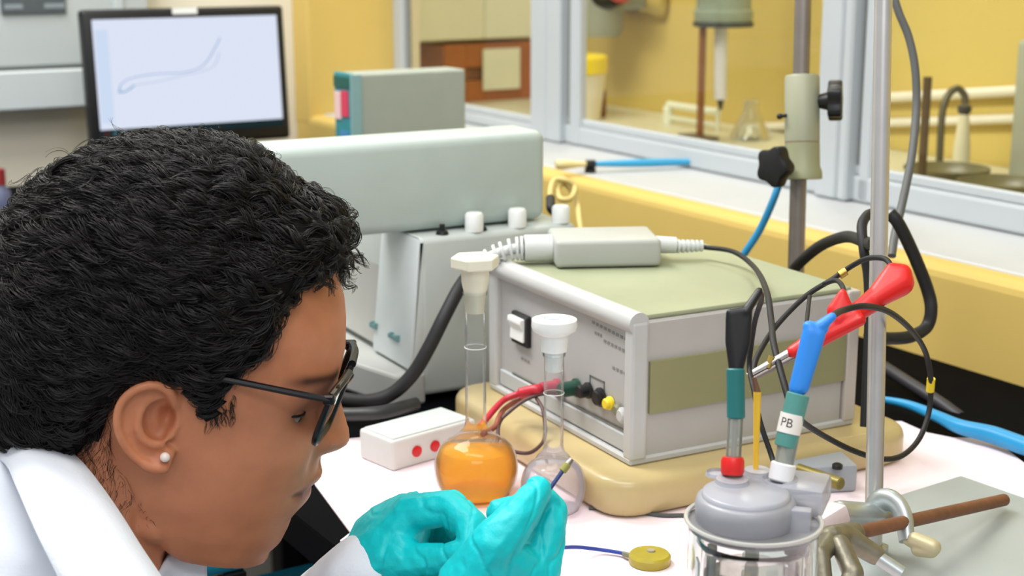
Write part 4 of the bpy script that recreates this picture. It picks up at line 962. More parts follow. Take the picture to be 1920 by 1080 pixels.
obj('lead_sleeve', tube([ld[0], ld[0] * 0.4 + ld[1] * 0.6], 0.0019, 8, smooth=False), mat('olive_sleeve', (116, 116, 92), 0.5), t, True)
# ================================================================== PERSON
YH, PHI = 0.90, math.radians(13)
def onY(u, v, Y=YH):
    r = ray(u, v); return CAM + r * ((Y - CAM.y) / r.y)
HO = onY(305, 790)
HF = Vector((math.cos(PHI), 0, -math.sin(PHI))); HU = Vector((math.sin(PHI), 0, math.cos(PHI))); HL = Vector((0, 1, 0))
def hloc(u, v, Y=YH):
    q = onY(u, v, Y) - HO; return q.dot(HF), q.dot(HU)
def hw(x, y, z): return HO + HF * x + HL * y + HU * z       # head local -> world (y: away from the camera)

SIL = [(632, 515), (645, 560), (648, 600), (647, 654), (641, 680), (633, 712), (636, 740), (646, 775), (655, 805), (657, 820), (652, 834), (632, 843), (609, 843), (602, 856), (599, 875), (601, 888), (588, 902), (578, 922), (570, 941), (548, 966), (541, 986), (528, 1012), (506, 1030)]
sil = [hloc(u, v) for u, v in SIL]
sz = np.array([q[1] for q in sil][::-1]); sx = np.array([q[0] for q in sil][::-1])
order = np.argsort(sz); sz, sx = sz[order], sx[order]
ZCH = sz[0]; ZFH = sz[-1]
# face line without the nose: drop the nose points
SILB = [(632, 515), (645, 560), (648, 600), (647, 654), (640, 680), (631, 712), (626, 745), (616, 790), (606, 830), (601, 856), (599, 875), (601, 888), (588, 902), (578, 922), (570, 941), (548, 966), (541, 986), (528, 1012), (506, 1030)]
sb = [hloc(u, v) for u, v in SILB]; bz = np.array([q[1] for q in sb]); bx = np.array([q[0] for q in sb]); o_ = np.argsort(bz); bz, bx = bz[o_], bx[o_]
ZTOP = 0.150
def xfront(z, full):
    zz, xx = (sz, sx) if full else (bz, bx)
    if z <= zz[-1]: return float(np.interp(z, zz, xx))
    f = (z - zz[-1]) / (ZTOP - zz[-1]); return (xx[-1] + 0.0) * math.sqrt(max(0, 1 - f * f)) * 0.75 + xx[-1] * 0.25 * (1 - f)
zk = [-0.085, -0.070, -0.055, -0.035, -0.015, 0.005, 0.03, 0.06, 0.09, 0.12, 0.14, 0.15]
wk = [0.024, 0.037, 0.045, 0.052, 0.057, 0.0605, 0.063, 0.066, 0.067, 0.058, 0.038, 0.006]
bk = [0.030, 0.010, -0.01, -0.03, -0.05, -0.064, -0.074, -0.080, -0.078, -0.062, -0.038, -0.006]
mk = [0.045, 0.030, 0.020, 0.014, 0.012, 0.012, 0.010, 0.006, 0.004, 0.002, 0.0, 0.0]
ek = [2.0, 2.1, 2.2, 2.25, 2.3, 2.35, 2.35, 2.3, 2.2, 2.1, 2.0, 2.0]
z_mouth = hloc(578, 908)[1]; z_eye = hloc(580, 752)[1]; z_brow = hloc(620, 690)[1]; z_nose = hloc(640, 832)[1]
nz_, na = 150, 128
def head_surface():
    b = bmesh.new(); rings = []
    zs_ = np.linspace(-0.0765, ZTOP - 0.0004, nz_)
    for z in zs_:
        w = np.interp(z, zk, wk); xb_ = np.interp(z, zk, bk); xm = np.interp(z, zk, mk); e = np.interp(z, zk, ek)
        xf = xfront(z, False); nose = xfront(z, True) - xf
        xs = np.mean([xfront(z + dz_, False) for dz_ in np.linspace(-0.022, 0.022, 15) if z + dz_ > ZCH]) if z < ZFH else xf
        xm = min(xm, xf - 0.02) if xf - 0.02 > xb_ else (xf + xb_) / 2
        ring = []
        for k in range(na):
            a = 2 * math.pi * k / na; c, s = math.cos(a), math.sin(a)
            cc = abs(c) ** (2 / e); ss = abs(s) ** (2 / e)
            y = w * ss * (1 if s >= 0 else -1)
            if c >= 0:
                fy = abs(y)
                x = xm + (xs - xm) * cc + (xf - xs) * math.exp(-(fy / 0.026) ** 2)
                g = lambda y0, sy, z0, s_z: math.exp(-((fy - y0) / sy) ** 2 - ((z - z0) / s_z) ** 2)
                # nose: narrow bridge, wide wings
                sig = 0.0085 if z > z_eye - 0.01 else 0.0085 + 0.0075 * min(1, (z_eye - 0.01 - z) / 0.030)
                x += nose * math.exp(-(fy / sig) ** 2.4)
                x += 0.006 * g(0.0145, 0.0052, z_nose + 0.004, 0.0065)              # nostril wings
                x -= 0.0075 * g(0.030, 0.0125, z_eye + 0.001, 0.0095)               # eye sockets
                x -= 0.004 * g(0.014, 0.006, z_eye, 0.010)
                x += 0.003 * g(0.028, 0.016, z_brow, 0.006)                         # brow ridge
                x += 0.0035 * g(0.040, 0.014, z_eye - 0.028, 0.016)                 # cheek bone
                x -= 0.0026 * g(0.0, 0.020, z_mouth, 0.0018)                        # mouth line
                x += 0.0020 * g(0.0, 0.014, z_mouth + 0.0065, 0.0045) + 0.0022 * g(0.0, 0.013, z_mouth - 0.0070, 0.0050)
                x -= 0.0030 * g(0.0235, 0.004, z_mouth, 0.004)                      # mouth corner
                x -= 0.0020 * g(0.0, 0.004, z_nose - 0.013, 0.006)                  # philtrum
                x -= 0.0022 * g(0.021, 0.005, z_nose - 0.006, 0.010)                # fold beside the nose
            else:
                x = xm - (xm - xb_) * cc
            ring.append(b.verts.new(hw(x, y, z)))
        rings.append(ring)
    for A_, B_ in zip(rings, rings[1:]):
        for k in range(na):
            k2 = (k + 1) % na; b.faces.new((A_[k], A_[k2], B_[k2], B_[k]))
    b.faces.new(list(reversed(rings[0]))); b.faces.new(rings[-1])
    bmesh.ops.recalc_face_normals(b, faces=b.faces)
    return b
head_bm = head_surface()
HEADBVH = BVHTree.FromBMesh(head_bm)

# ears ------------------------------------------------------------
def ear(bm, side):
    """side -1: near the camera"""
    Yn = YH + side * 0.066
    def e(u, v, out):      # outline pixels of the near ear, mirrored for the far one
        q = onY(u, v, YH - 0.072) - HO
        return HO + HF * q.dot(HF) + HU * q.dot(HU) + HL * (side * (0.060 + out))
    helix = [(318, 790, .000), (322, 765, .004), (316, 738, .009), (296, 722, .013), (268, 722, .0165), (243, 736, .0185), (228, 760, .019), (225, 790, .0185), (232, 820, .0165), (246, 846, .014), (264, 866, .012), (284, 878, .010), (304, 880, .009)]
    P_ = smooth_path([e(*q) for q in helix], 5)
    for i in range(len(P_) - 1):
        f = i / (len(P_) - 1); r = 0.0034 - 0.0006 * math.sin(math.pi * f) + (0.0008 if f > 0.85 else 0)
        rcone(bm, P_[i], r, P_[i + 1], r)
    anti = [(296, 748, .005), (276, 752, .0095), (262, 772, .0125), (259, 800, .0125), (268, 824, .011), (284, 836, .009), (298, 838, .007)]
    P_ = smooth_path([e(*q) for q in anti], 4)
    for i in range(len(P_) - 1): rcone(bm, P_[i], 0.0030, P_[i + 1], 0.0030)
    # shallow dish between the outer rim and the inner fold, and the wall of the hollow
    hx = smooth_path([e(u, v, o - 0.0032) for u, v, o in helix[2:12]], 5); an = smooth_path([e(u, v, o - 0.002) for u, v, o in anti], 6)
    for i in range(len(hx)):
        q = an[int(i / (len(hx) - 1) * (len(an) - 1))]; rcone(bm, hx[i], 0.0017, q, 0.0017)
    wl_ = smooth_path([e(u + 3, v, -0.004) for u, v, o in anti], 6)
    for i in range(len(an)): rcone(bm, an[i], 0.0018, wl_[i], 0.0024)
    # lobe
    hullblob(bm, [(e(292, 866, .0065), 0.0036), (e(308, 874, .006), 0.0034), (e(313, 858, .004), 0.0032), (e(290, 846, .005), 0.003)])
    # tragus and root
    rcone(bm, e(322, 786, .001), 0.0040, e(321, 806, .0018), 0.0042); rcone(bm, e(321, 806, .001), 0.0036, e(312, 826, .003), 0.0030)
    return e
ear_bm = bmesh.new(); EAR = ear(ear_bm, -1); ear(ear_bm, 1)
skin_bm = bmesh.new(); merge(skin_bm, head_bm); merge(skin_bm, ear_bm)
# neck, jaw floor
NB = onY(178, 1040)
hullblob(skin_bm, [(hw(-0.030, -0.012, 0.0), 0.046), (hw(-0.030, 0.012, 0.0), 0.046), (NB + Vector((0, -0.012, 0)), 0.050), (NB + Vector((0, 0.012, 0)), 0.050)])
hullblob(skin_bm, [(hw(0.060, 0.0, -0.068), 0.010), (hw(0.012, 0.034, -0.052), 0.014), (hw(0.012, -0.034, -0.052), 0.014), (hw(-0.02, 0, -0.05), 0.03)])
# trunk and arms (hidden by the coat)
C1 = Vector((-0.345, 0.90, 0.895)); HIP = Vector((-0.70, 0.90, 0.64))
SR, ER, WR = Vector((-0.375, 0.735, 0.865)), Vector((-0.205, 0.640, 0.830)), at(915, 1150, 0.862)
SLf, EL, WL = Vector((-0.43, 1.07, 0.87)), Vector((-0.21, 1.00, 0.745)), at(694, 1080, 0.952)
rcone(skin_bm, NB, 0.048, C1, 0.060)
rcone(skin_bm, C1, 0.072, HIP, 0.10); rcone(skin_bm, C1, 0.060, SR, 0.045); rcone(skin_bm, C1, 0.060, SLf, 0.045)
rcone(skin_bm, SR, 0.042, ER, 0.034); rcone(skin_bm, ER, 0.034, WR, 0.022); rcone(skin_bm, SLf, 0.042, EL, 0.034); rcone(skin_bm, EL, 0.034, WL, 0.022)
body_bm = remesh(skin_bm, 0.0015, 3, 0.5)
_cc = onY(304, 794, YH - 0.072) - HO; _cx, _cz = _cc.dot(HF), _cc.dot(HU)
for v in body_bm.verts:      # the hollow of each ear
    r_ = v.co - HO; dx_, dy_, dz_ = r_.dot(HF) - _cx, r_.y, r_.dot(HU) - _cz
    if abs(dx_) < 0.02 and abs(dz_) < 0.02 and abs(dy_) > 0.05: v.co.y -= math.copysign(0.0085 * math.exp(-((dx_ / 0.0052) ** 2 + (dz_ / 0.0075) ** 2) ** 1.5), dy_)

def skin_material():
    m = bpy.data.materials.new('skin'); m.use_nodes = True; nt = m.node_tree; N = nt.nodes; L = nt.links; p = N['Principled BSDF']
    at_ = N.new('ShaderNodeVertexColor'); at_.layer_name = 'tint'
    tc = N.new('ShaderNodeTexCoord'); nz = N.new('ShaderNodeTexNoise'); nz.inputs['Scale'].default_value = 45; nz.inputs['Detail'].default_value = 5
    L.new(tc.outputs['Object'], nz.inputs['Vector'])
    mx = N.new('ShaderNodeMix'); mx.data_type = 'RGBA'; mx.blend_type = 'MULTIPLY'; mx.inputs['Factor'].default_value = 1.0
    cr = N.new('ShaderNodeValToRGB'); cr.color_ramp.elements[0].position = 0.3; cr.color_ramp.elements[0].color = (0.86, 0.84, 0.82, 1); cr.color_ramp.elements[1].position = 0.7; cr.color_ramp.elements[1].color = (1.05, 1.04, 1.03, 1)
    L.new(nz.outputs['Fac'], cr.inputs[0]); L.new(at_.outputs[0], mx.inputs['A']); L.new(cr.outputs[0], mx.inputs['B']); L.new(mx.outputs['Result'], p.inputs['Base Color'])
    p.inputs['Roughness'].default_value = 0.46; p.inputs['Specular IOR Level'].default_value = 0.4
    p.inputs['Subsurface Weight'].default_value = 0.12; p.inputs['Subsurface Radius'].default_value = (0.008, 0.003, 0.0015); p.inputs['Subsurface Scale'].default_value = 0.6
    nb = N.new('ShaderNodeTexNoise'); nb.inputs['Scale'].default_value = 900; L.new(tc.outputs['Object'], nb.inputs['Vector'])
    bp = N.new('ShaderNodeBump'); bp.inputs['Strength'].default_value = 0.12; bp.inputs['Distance'].default_value = 0.001
    L.new(nb.outputs['Fac'], bp.inputs['Height']); L.new(bp.outputs['Normal'], p.inputs['Normal'])
    return m
M_skin = skin_material()
pers = thing('person', 'person with dark curly hair in glasses, white lab coat and teal gloves leaning over bench', 'person', (-0.62, 0.90, 0.0), 0)
PO = pers.location
def person_part(name, bm, m, parent=None, smooth=True, off=None):
    bm.transform(Matrix.Translation(-PO)); return obj(name, bm, m, parent or pers, smooth, 180)
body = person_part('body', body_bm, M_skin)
me = body.data; nv = len(me.vertices); co = np.empty(nv * 3, np.float32); me.vertices.foreach_get('co', co); co = co.reshape(-1, 3) + np.array(PO)
rel = co - np.array(HO); lx, ly, lz = rel @ np.array(HF), rel @ np.array(HL), rel @ np.array(HU)
base = np.array(rgb(202, 132, 96)[:3]); tint = np.tile(base, (nv, 1))
def blend(mask, c): 
    global tint
    tint = tint * (1 - mask[:, None]) + np.array(c)[None] * mask[:, None]
gs = lambda v, c, s: np.exp(-((v - c) / s) ** 2)
front = (lx > 0.06)
ay = np.abs(ly)
blend(np.clip(0.95 * gs(lz, z_mouth + 0.001, 0.0085) * np.clip((0.024 - ay) / 0.006, 0, 1) * front, 0, 1), rgb(150, 82, 72)[:3])
blend(np.clip(0.6 * gs(lz, z_mouth, 0.0016) * np.clip((0.026 - ay) / 0.004, 0, 1) * front, 0, 1), rgb(70, 34, 30)[:3])
blend(np.clip(0.35 * gs(lz, z_nose, 0.012) * gs(ay, 0.012, 0.010) * front, 0, 1), rgb(190, 96, 74)[:3])
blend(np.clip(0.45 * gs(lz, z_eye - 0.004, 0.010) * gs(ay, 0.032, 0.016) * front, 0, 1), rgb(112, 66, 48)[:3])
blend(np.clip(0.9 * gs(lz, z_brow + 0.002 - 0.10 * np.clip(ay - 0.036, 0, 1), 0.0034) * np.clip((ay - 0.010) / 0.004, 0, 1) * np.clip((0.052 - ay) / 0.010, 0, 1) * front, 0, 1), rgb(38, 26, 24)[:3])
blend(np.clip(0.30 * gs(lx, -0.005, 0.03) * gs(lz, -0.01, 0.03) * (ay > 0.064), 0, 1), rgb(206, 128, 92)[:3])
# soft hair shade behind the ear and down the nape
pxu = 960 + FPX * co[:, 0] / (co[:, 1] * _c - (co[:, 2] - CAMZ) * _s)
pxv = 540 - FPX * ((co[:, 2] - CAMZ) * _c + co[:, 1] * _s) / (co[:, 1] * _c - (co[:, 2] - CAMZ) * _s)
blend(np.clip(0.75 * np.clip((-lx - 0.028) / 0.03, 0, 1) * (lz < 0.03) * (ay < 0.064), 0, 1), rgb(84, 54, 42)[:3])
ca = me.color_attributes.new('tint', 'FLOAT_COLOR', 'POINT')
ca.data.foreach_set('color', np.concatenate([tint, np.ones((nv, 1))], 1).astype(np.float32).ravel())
# eyes
for sgn in (-1, 1):
    ec = hw(xfront(z_eye, False) - 0.0262, sgn * 0.0305, z_eye)
    lid = sphere(ec, 0.0122, 4); gz_ = (HF * 1.0 + HU * -0.30).normalized()
    bmesh.ops.delete(lid, geom=[f for f in lid.faces if abs((f.calc_center_median() - ec).normalized().dot((HU * 1.0 + HF * 0.30).normalized()) + 0.06) < 0.32 and (f.calc_center_median() - ec).dot(gz_) > 0], context='FACES')
    person_part('eyelids', lid, mat('eyelid_skin', (168, 106, 74), 0.5))
    lash = [ec + (HF * math.cos(q) + HL * math.sin(q) + HU * 0.16).normalized() * 0.0125 for q in np.linspace(-1.3, 1.3, 12)]
    person_part('eyelashes', tube(lash, 0.0009, 6, 2), M_black)
    gaze = (HF * 1.0 + HU * -0.30 + HL * 0.05).normalized()
    ey_ = person_part('eye', sphere(ec, 0.0115, 3), mat('eye_white', (166, 146, 136), 0.2))
    person_part('iris', lathe([(0, 0.0117), (0.0030, 0.0113), (0.0052, 0.0104), (0.0052, 0.0098), (0, 0.0098)], 24, axisM(ec, ec + gaze)), mat('iris_dark', (40, 24, 18), 0.15), ey_)

# ------------------------------------------------------------------ hair
HCP = hw(*(lambda q: (q[0], 0.0, q[1]))(hloc(300, 600)))
hp = [(690, 560), (668, 500), (664, 440), (640, 392), (600, 378), (560, 368), (520, 334), (480, 296), (420, 276), (340, 266), (260, 270), (200, 281), (150, 302), (100, 332), (60, 368), (25, 412), (-20, 450), (-70, 510), (-100, 590), (-100, 680), (-60, 760), (10, 822), (90, 850), (170, 860), (300, 850), (450, 800), (600, 700)]
hl_ = [hloc(u, v) for u, v in hp]; hc_ = hloc(300, 600)
ang_ = np.unwrap(np.array([math.atan2(z - hc_[1], x - hc_[0]) for x, z in hl_])); rad_ = np.array([math.hypot(x - hc_[0], z - hc_[1]) for x, z in hl_])
a_per = np.concatenate([ang_ - 2 * math.pi, ang_, ang_ + 2 * math.pi]); r_per = np.tile(rad_, 3)
so = np.argsort(a_per); a_per, r_per = a_per[so], r_per[so]
HLINE = [(640, 508), (618, 530), (588, 548), (562, 575), (548, 610), (536, 645), (515, 680), (470, 706), (448, 728), (428, 765), (404, 792), (376, 790), (352, 752), (335, 724), (300, 708), (258, 712), (222, 738), (200, 770), (196, 800), (176, 850), (150, 900), (60, 880), (-60, 900), (-300, 900), (-300, 60), (850, 60), (850, 460), (690, 480)]
HLN = np.array(HLINE, float)
def inside_dist(u, v):
    """signed distance in px to the hair line polygon (positive inside)"""
    ins = False; dmin = 1e9; n = len(HLN); j = n - 1
    for i in range(n):
        x1, y1 = HLN[i]; x2, y2 = HLN[j]
        if (y1 > v) != (y2 > v) and u < (x2 - x1) * (v - y1) / (y2 - y1) + x1: ins = not ins
        dx_, dy_ = x2 - x1, y2 - y1; t_ = max(0, min(1, ((u - x1) * dx_ + (v - y1) * dy_) / (dx_ * dx_ + dy_ * dy_)))
        dmin = min(dmin, math.hypot(u - x1 - t_ * dx_, v - y1 - t_ * dy_)); j = i
    return dmin if ins else -dmin
def mirror_near(p):
    q = Vector(p)
    if q.y > YH: q.y = 2 * YH - q.y
    return q
from mathutils import noise as mn
na_h, nb_h = 150, 74
hair_bm = bmesh.new(); grid = []
for i in range(na_h):
    al = 2 * math.pi * i / na_h; row = []
    R_ = float(np.interp(al, a_per, r_per))
    for j in range(nb_h):
        be = -math.pi / 2 + math.pi * j / (nb_h - 1)
        cb_, sb_ = abs(math.cos(be)) ** 0.85, abs(math.sin(be)) ** 0.85 * (1 if be >= 0 else -1)
        wy = 0.079 if math.sin(al) > -0.2 else 0.079
        p = HCP + HF * (cb_ * R_ * math.cos(al)) + HU * (cb_ * R_ * math.sin(al)) + HL * (sb_ * wy)
        d = (p - HCP); L_d = d.length; dn = d / L_d if L_d > 1e-6 else HL
        hit = HEADBVH.ray_cast(HCP, dn); sk = (hit[0] - HCP).length if hit[0] is not None else 0.06
        u, v = proj(mirror_near(p)); s_ = inside_dist(u, v)
        f = max(0.0, min(1.0, (s_ + 6) / 62)); f = f * f * (3 - 2 * f)
        edge = sk + 0.0030
        target = max(L_d, edge) if L_d > edge else edge
        if u < 150: target = L_d; f = 1
        Lf = edge + (target - edge) * f
        bump = mn.noise(p * 24) * 0.0035 * f
        row.append((hair_bm.verts.new(HCP + dn * (Lf + bump)), s_))
    grid.append(row)
for i in range(na_h):
    i2 = (i + 1) % na_h
    for j in range(nb_h - 1):
        q = [grid[i][j], grid[i2][j], grid[i2][j + 1], grid[i][j + 1]]
        if min(t_[1] for t_ in q) > 1:
            try: hair_bm.faces.new([t_[0] for t_ in q])
            except ValueError: pass
bmesh.ops.remove_doubles(hair_bm, verts=hair_bm.verts, dist=0.0004)
bmesh.ops.delete(hair_bm, geom=[v for v in hair_bm.verts if not v.link_faces], context='VERTS')
bmesh.ops.recalc_face_normals(hair_bm, faces=hair_bm.faces)
hair_bm.normal_update()
HAIRBVH = BVHTree.FromBMesh(hair_bm)
faces = [(f.calc_center_median(), f.normal.copy(), f.calc_area()) for f in hair_bm.faces]
def hair_material(name, rough, spec):
    m = bpy.data.materials.new(name); m.use_nodes = True; nt = m.node_tree; N = nt.nodes; L = nt.links; p = N['Principled BSDF']
    tc = N.new('ShaderNodeTexCoord'); nz = N.new('ShaderNodeTexNoise'); nz.inputs['Scale'].default_value = 60; nz.inputs['Detail'].default_value = 4
    L.new(tc.outputs['Object'], nz.inputs['Vector']); cr = N.new('ShaderNodeValToRGB')
    cr.color_ramp.elements[0].position = 0.35; cr.color_ramp.elements[0].color = (0.003, 0.0026, 0.0026, 1); cr.color_ramp.elements[1].position = 0.75; cr.color_ramp.elements[1].color = (0.012, 0.010, 0.009, 1)
    L.new(nz.outputs['Fac'], cr.inputs[0]); L.new(cr.outputs[0], p.inputs['Base Color'])
    p.inputs['Roughness'].default_value = rough; p.inputs['Specular IOR Level'].default_value = spec
    return m
M_hair = hair_material('black_hair', 0.38, 0.36); M_scalp = hair_material('black_hair_mass', 0.9, 0.1)
hair = person_part('hair', hair_bm, M_scalp)

BUN = hw(hloc(-60, 610)[0], 0, hloc(-60, 610)[1])
wts = np.array([f[2] for f in faces]); wts /= wts.sum()
SP = []; SR_ = []; CNT = []
def strand_block(guide, nstr, spread, amp, wl, r0, lift=0.0, ph=None):
    G_ = np.array([list(p) for p in guide[0]]); Nn = np.array([list(p) for p in guide[1]]); n = len(G_)
    T = np.gradient(G_, axis=0); T /= np.linalg.norm(T, axis=1)[:, None] + 1e-9
    Bn = np.cross(T, Nn); s_ = np.concatenate([[0], np.cumsum(np.linalg.norm(np.diff(G_, axis=0), axis=1))])
    ph = RNG.uniform(0, 6.28) if ph is None else ph
    env = np.minimum(1, s_ / (s_[-1] * 0.25 + 1e-9))
    for k in range(nstr):
        o1, o2 = RNG.normal(0, spread, 2); pk = ph + RNG.normal(0, 0.35); w_ = 2 * math.pi / (wl * RNG.uniform(0.9, 1.1))
        a1 = amp * RNG.uniform(0.75, 1.25)
        pts = G_ + Bn * (o1 + a1 * env * np.sin(w_ * s_ + pk))[:, None] + Nn * (lift + o2 * 0.7 + a1 * 0.75 * env * np.cos(w_ * s_ + pk))[:, None]
        SP.append(pts); CNT.append(n); SR_.append(r0 * (1 - 0.75 * np.linspace(0, 1, n) ** 3))
def guide_on_surface(p, nrm, L, n, jit):
    pts = [p.copy()]; ns = [nrm.copy()]; step = L / (n - 1); cur = p.copy(); cn = nrm.copy()
    jv = Vector(RNG.normal(0, jit, 3))
    for k in range(n - 1):
        d = (BUN - cur).normalized() + jv + HU * (0.10 * math.sin(8 * cur.x * 10))
        d = d - cn * d.dot(cn)
        if d.length < 1e-4: break
        cur = cur + d.normalized() * step
        hit = HAIRBVH.find_nearest(cur)
        if hit[0] is not None: cur = hit[0]; cn = hit[1] if hit[1].dot(cn) > 0 else cn
        pts.append(cur.copy()); ns.append(cn.copy())
    return pts, ns
n_g = 3000
for q in RNG.choice(len(faces), n_g, p=wts):
    c, nr, _ = faces[q]
    if nr.dot(c - HCP) < 0: nr = -nr
    u, v = proj(mirror_near(c)); s_ = inside_dist(u, v)
    edge = max(0.15, min(1, (s_ + 5) / 60))
    g = guide_on_surface(c - nr * 0.001, nr, RNG.uniform(0.045, 0.100) * (0.45 + 0.55 * edge), 26, 0.22)
    if len(g[0]) < 26: continue
    if RNG.uniform() < 0.35: strand_block(g, 13, 0.0007 * edge + 0.0003, RNG.uniform(0.0028, 0.0052) * edge, RNG.uniform(0.020, 0.032), 0.00021, RNG.uniform(0.001, 0.004) * edge)
    else: strand_block(g, 9, 0.0014 * edge + 0.0004, RNG.uniform(0.0016, 0.0036) * edge, RNG.uniform(0.022, 0.038), 0.0002, 0.0008 * edge)
# loose curls at the forehead, crown and nape
def curl(u, v, Y, d0, L, amp, wl, nst, droop=-0.4, r=0.00017):
    p = onY(u, v, Y); n = 26; pts = []; cur = p.copy(); d = Vector(d0).normalized()
    for k in range(n):
        pts.append(cur.copy()); d = (d + Vector((0, 0, droop)) * (1.0 / n)).normalized(); cur = cur + d * (L / n)
    t0 = (pts[1] - pts[0]).normalized(); nn = t0.cross(Vector((0, 1, 0))); nn = nn.normalized() if nn.length > 0.01 else Vector((1, 0, 0))
    strand_block((pts, [nn] * n), nst, 0.0007, amp, wl, r)
for k in range(46):
    f = RNG.uniform(0, 1); u = 576 + 62 * f + RNG.normal(0, 6); v = 392 + 92 * f + RNG.normal(0, 14)
    Y = YH + RNG.uniform(-0.045, 0.045)
    curl(u, v, Y, (RNG.uniform(0.5, 1.0), RNG.normal(0, 0.5), RNG.uniform(-0.5, 0.5)), RNG.uniform(0.014, 0.028), RNG.uniform(0.003, 0.006), RNG.uniform(0.012, 0.022), 9, -1.6)
for k in range(26):
    u = RNG.uniform(590, 640); v = RNG.uniform(500, 530) - (u - 590) * 0.3
    curl(u, v - 12, YH + RNG.uniform(-0.05, 0.03), (0.8, RNG.normal(0, 0.3), -0.8), RNG.uniform(0.010, 0.02), 0.0025, 0.013, 6, -0.8)
for k in range(60):
    u = RNG.uniform(60, 600); v = np.interp(u, [60, 150, 260, 340, 420, 520, 600], [366, 300, 268, 264, 274, 332, 376]) + 4
    curl(u, v, YH + RNG.uniform(-0.04, 0.04), (RNG.normal(-0.4, 0.6), RNG.normal(0, 0.5), RNG.uniform(0.1, 0.8)), RNG.uniform(0.012, 0.03), RNG.uniform(0.002, 0.005), RNG.uniform(0.012, 0.02), 3, -1.6, 0.00014)
for k in range(5):      # the loop that stands off at the back of the crown
    pts = [p + Vector((0, 0.003 * k, 0)) for p in smooth_path([onY(q[0], q[1] + k, YH - 0.03) for q in ((92, 340), (100, 318), (116, 302), (140, 295), (165, 297), (185, 306))], 5)]
    strand_block((pts, [Vector((0, 0, 1))] * len(pts)), 22, 0.0011, 0.0006, 0.03, 0.0002)
bb0 = bmesh.new(); bb0.from_mesh(body.data); BODYBVH = BVHTree.FromBMesh(bb0); bb0.free()
def on_body(u, v):
    h = BODYBVH.ray_cast(CAM - PO, ray(u, v).normalized()); return (h[0] + PO, h[1]) if h[0] is not None else (None, None)
for k in range(300):     # fine hairs behind the ear and down the nape
    f = RNG.uniform(0, 1) ** 1.6; u = 195 + RNG.uniform(-60, 60) + 40 * f; v = 770 + 210 * f + RNG.normal(0, 12)
    if u > 206 + max(0, v - 845) * 0.62: continue
    p, nr = on_body(u, v)
    if p is None or p.y > YH: continue
    n = 14; L_ = RNG.uniform(0.010, 0.030) * (1.15 - f); d = (Vector((RNG.normal(-0.3, 0.35), 0, -1)) - nr * 0).normalized(); d = (d - nr * d.dot(nr)).normalized()
    pts = [p + nr * 0.0006 + d * (L_ * q / (n - 1)) for q in range(n)]
    strand_block((pts, [nr] * n), 2, 0.0012, 0.0012, 0.022, 0.00008)
for k in range(40):
    u, v = RNG.uniform(372, 440), RNG.uniform(740, 785)
    curl(u, v, YH - 0.062, (RNG.normal(0.1, 0.3), -0.1, -1.0), RNG.uniform(0.006, 0.012), 0.0012, 0.014, 4, 0, 0.00012)
hc = bpy.data.hair_curves.new('hair_strands'); hc.add_curves(CNT)
pos = np.concatenate(SP).astype(np.float32) - np.array(PO, dtype=np.float32)
hc.points.foreach_set('position', pos.ravel())
ra = hc.attributes.get('radius') or hc.attributes.new('radius', 'FLOAT', 'POINT')
ra.data.foreach_set('value', np.concatenate(SR_).astype(np.float32))
hc.materials.append(M_hair)
hs = bpy.data.objects.new('hair_strands', hc); COL.objects.link(hs); hs.parent = hair; hs['kind'] = 'stuff'

# ------------------------------------------------------------------ lab coat
cb_ = bmesh.new()
NBs = NB + Vector((-0.02, 0, -0.01))
hullblob(cb_, [(C1, 0.088), (HIP, 0.125)]); rcone(cb_, C1, 0.088, SR, 0.064); rcone(cb_, C1, 0.088, SLf, 0.060)
hullblob(cb_, [(C1 + Vector((0, -0.05, 0.0)), 0.082), (C1 + Vector((0, 0.05, 0.0)), 0.082), (C1 + Vector((0.075, 0.0, -0.03)), 0.060)])
rcone(cb_, SR, 0.062, ER, 0.052); rcone(cb_, ER, 0.052, WR + (ER - WR).normalized() * 0.045, 0.037)
rcone(cb_, SLf, 0.060, EL, 0.050)
Lend = WL + (EL - WL).normalized() * 0.002
rcone(cb_, EL, 0.048, Lend + (EL - Lend).normalized() * 0.05, 0.036); rcone(cb_, Lend + (EL - Lend).normalized() * 0.06, 0.036, Lend, 0.0300)
hullblob(cb_, [(C1, 0.085), (at(-10, 960, .915), .056), (at(60, 1060, .90), .056), (C1 + Vector((0, -0.06, 0)), .07)])
coat_bm = remesh(cb_, 0.0035, 6, 0.5)
coat_bm.normal_update()
for v in coat_bm.verts:
    n_ = mn.fractal(v.co * 14, 1.0, 2.0, 3); v.co += v.normal * (0.0035 * n_)
coat = person_part('lab_coat', coat_bm, M_coat)
def strip(rows, thick=0.0022):
    """surface through rows of points (each row a list of the same length), given a thickness"""
    b = bmesh.new(); V = [[b.verts.new(p) for p in r] for r in rows]
    for r0_, r1_ in zip(V, V[1:]):
        for k in range(len(r0_) - 1): b.faces.new((r0_[k], r0_[k + 1], r1_[k + 1], r1_[k]))
    bmesh.ops.recalc_face_normals(b, faces=b.faces)
    bmesh.ops.solidify(b, geom=b.faces[:], thickness=thick)
    bmesh.ops.recalc_face_normals(b, faces=b.faces)
    return b
Tn = [at(*q) for q in ((40, 800, .915), (92, 838, .885), (128, 872, .862), (165, 920, .845), (200, 972, .832), (236, 1030, .822), (272, 1084, .815), (300, 1130, .812))]
Bn_ = [at(*q) for q in ((-40, 840, .91), (4, 862, .872), (26, 905, .842), (48, 955, .822), (72, 1008, .808), (98, 1060, .800), (116, 1100, .796), (140, 1150, .794))]
T_ = smooth_path(Tn, 4); B_2 = smooth_path(Bn_, 4)
rows = []
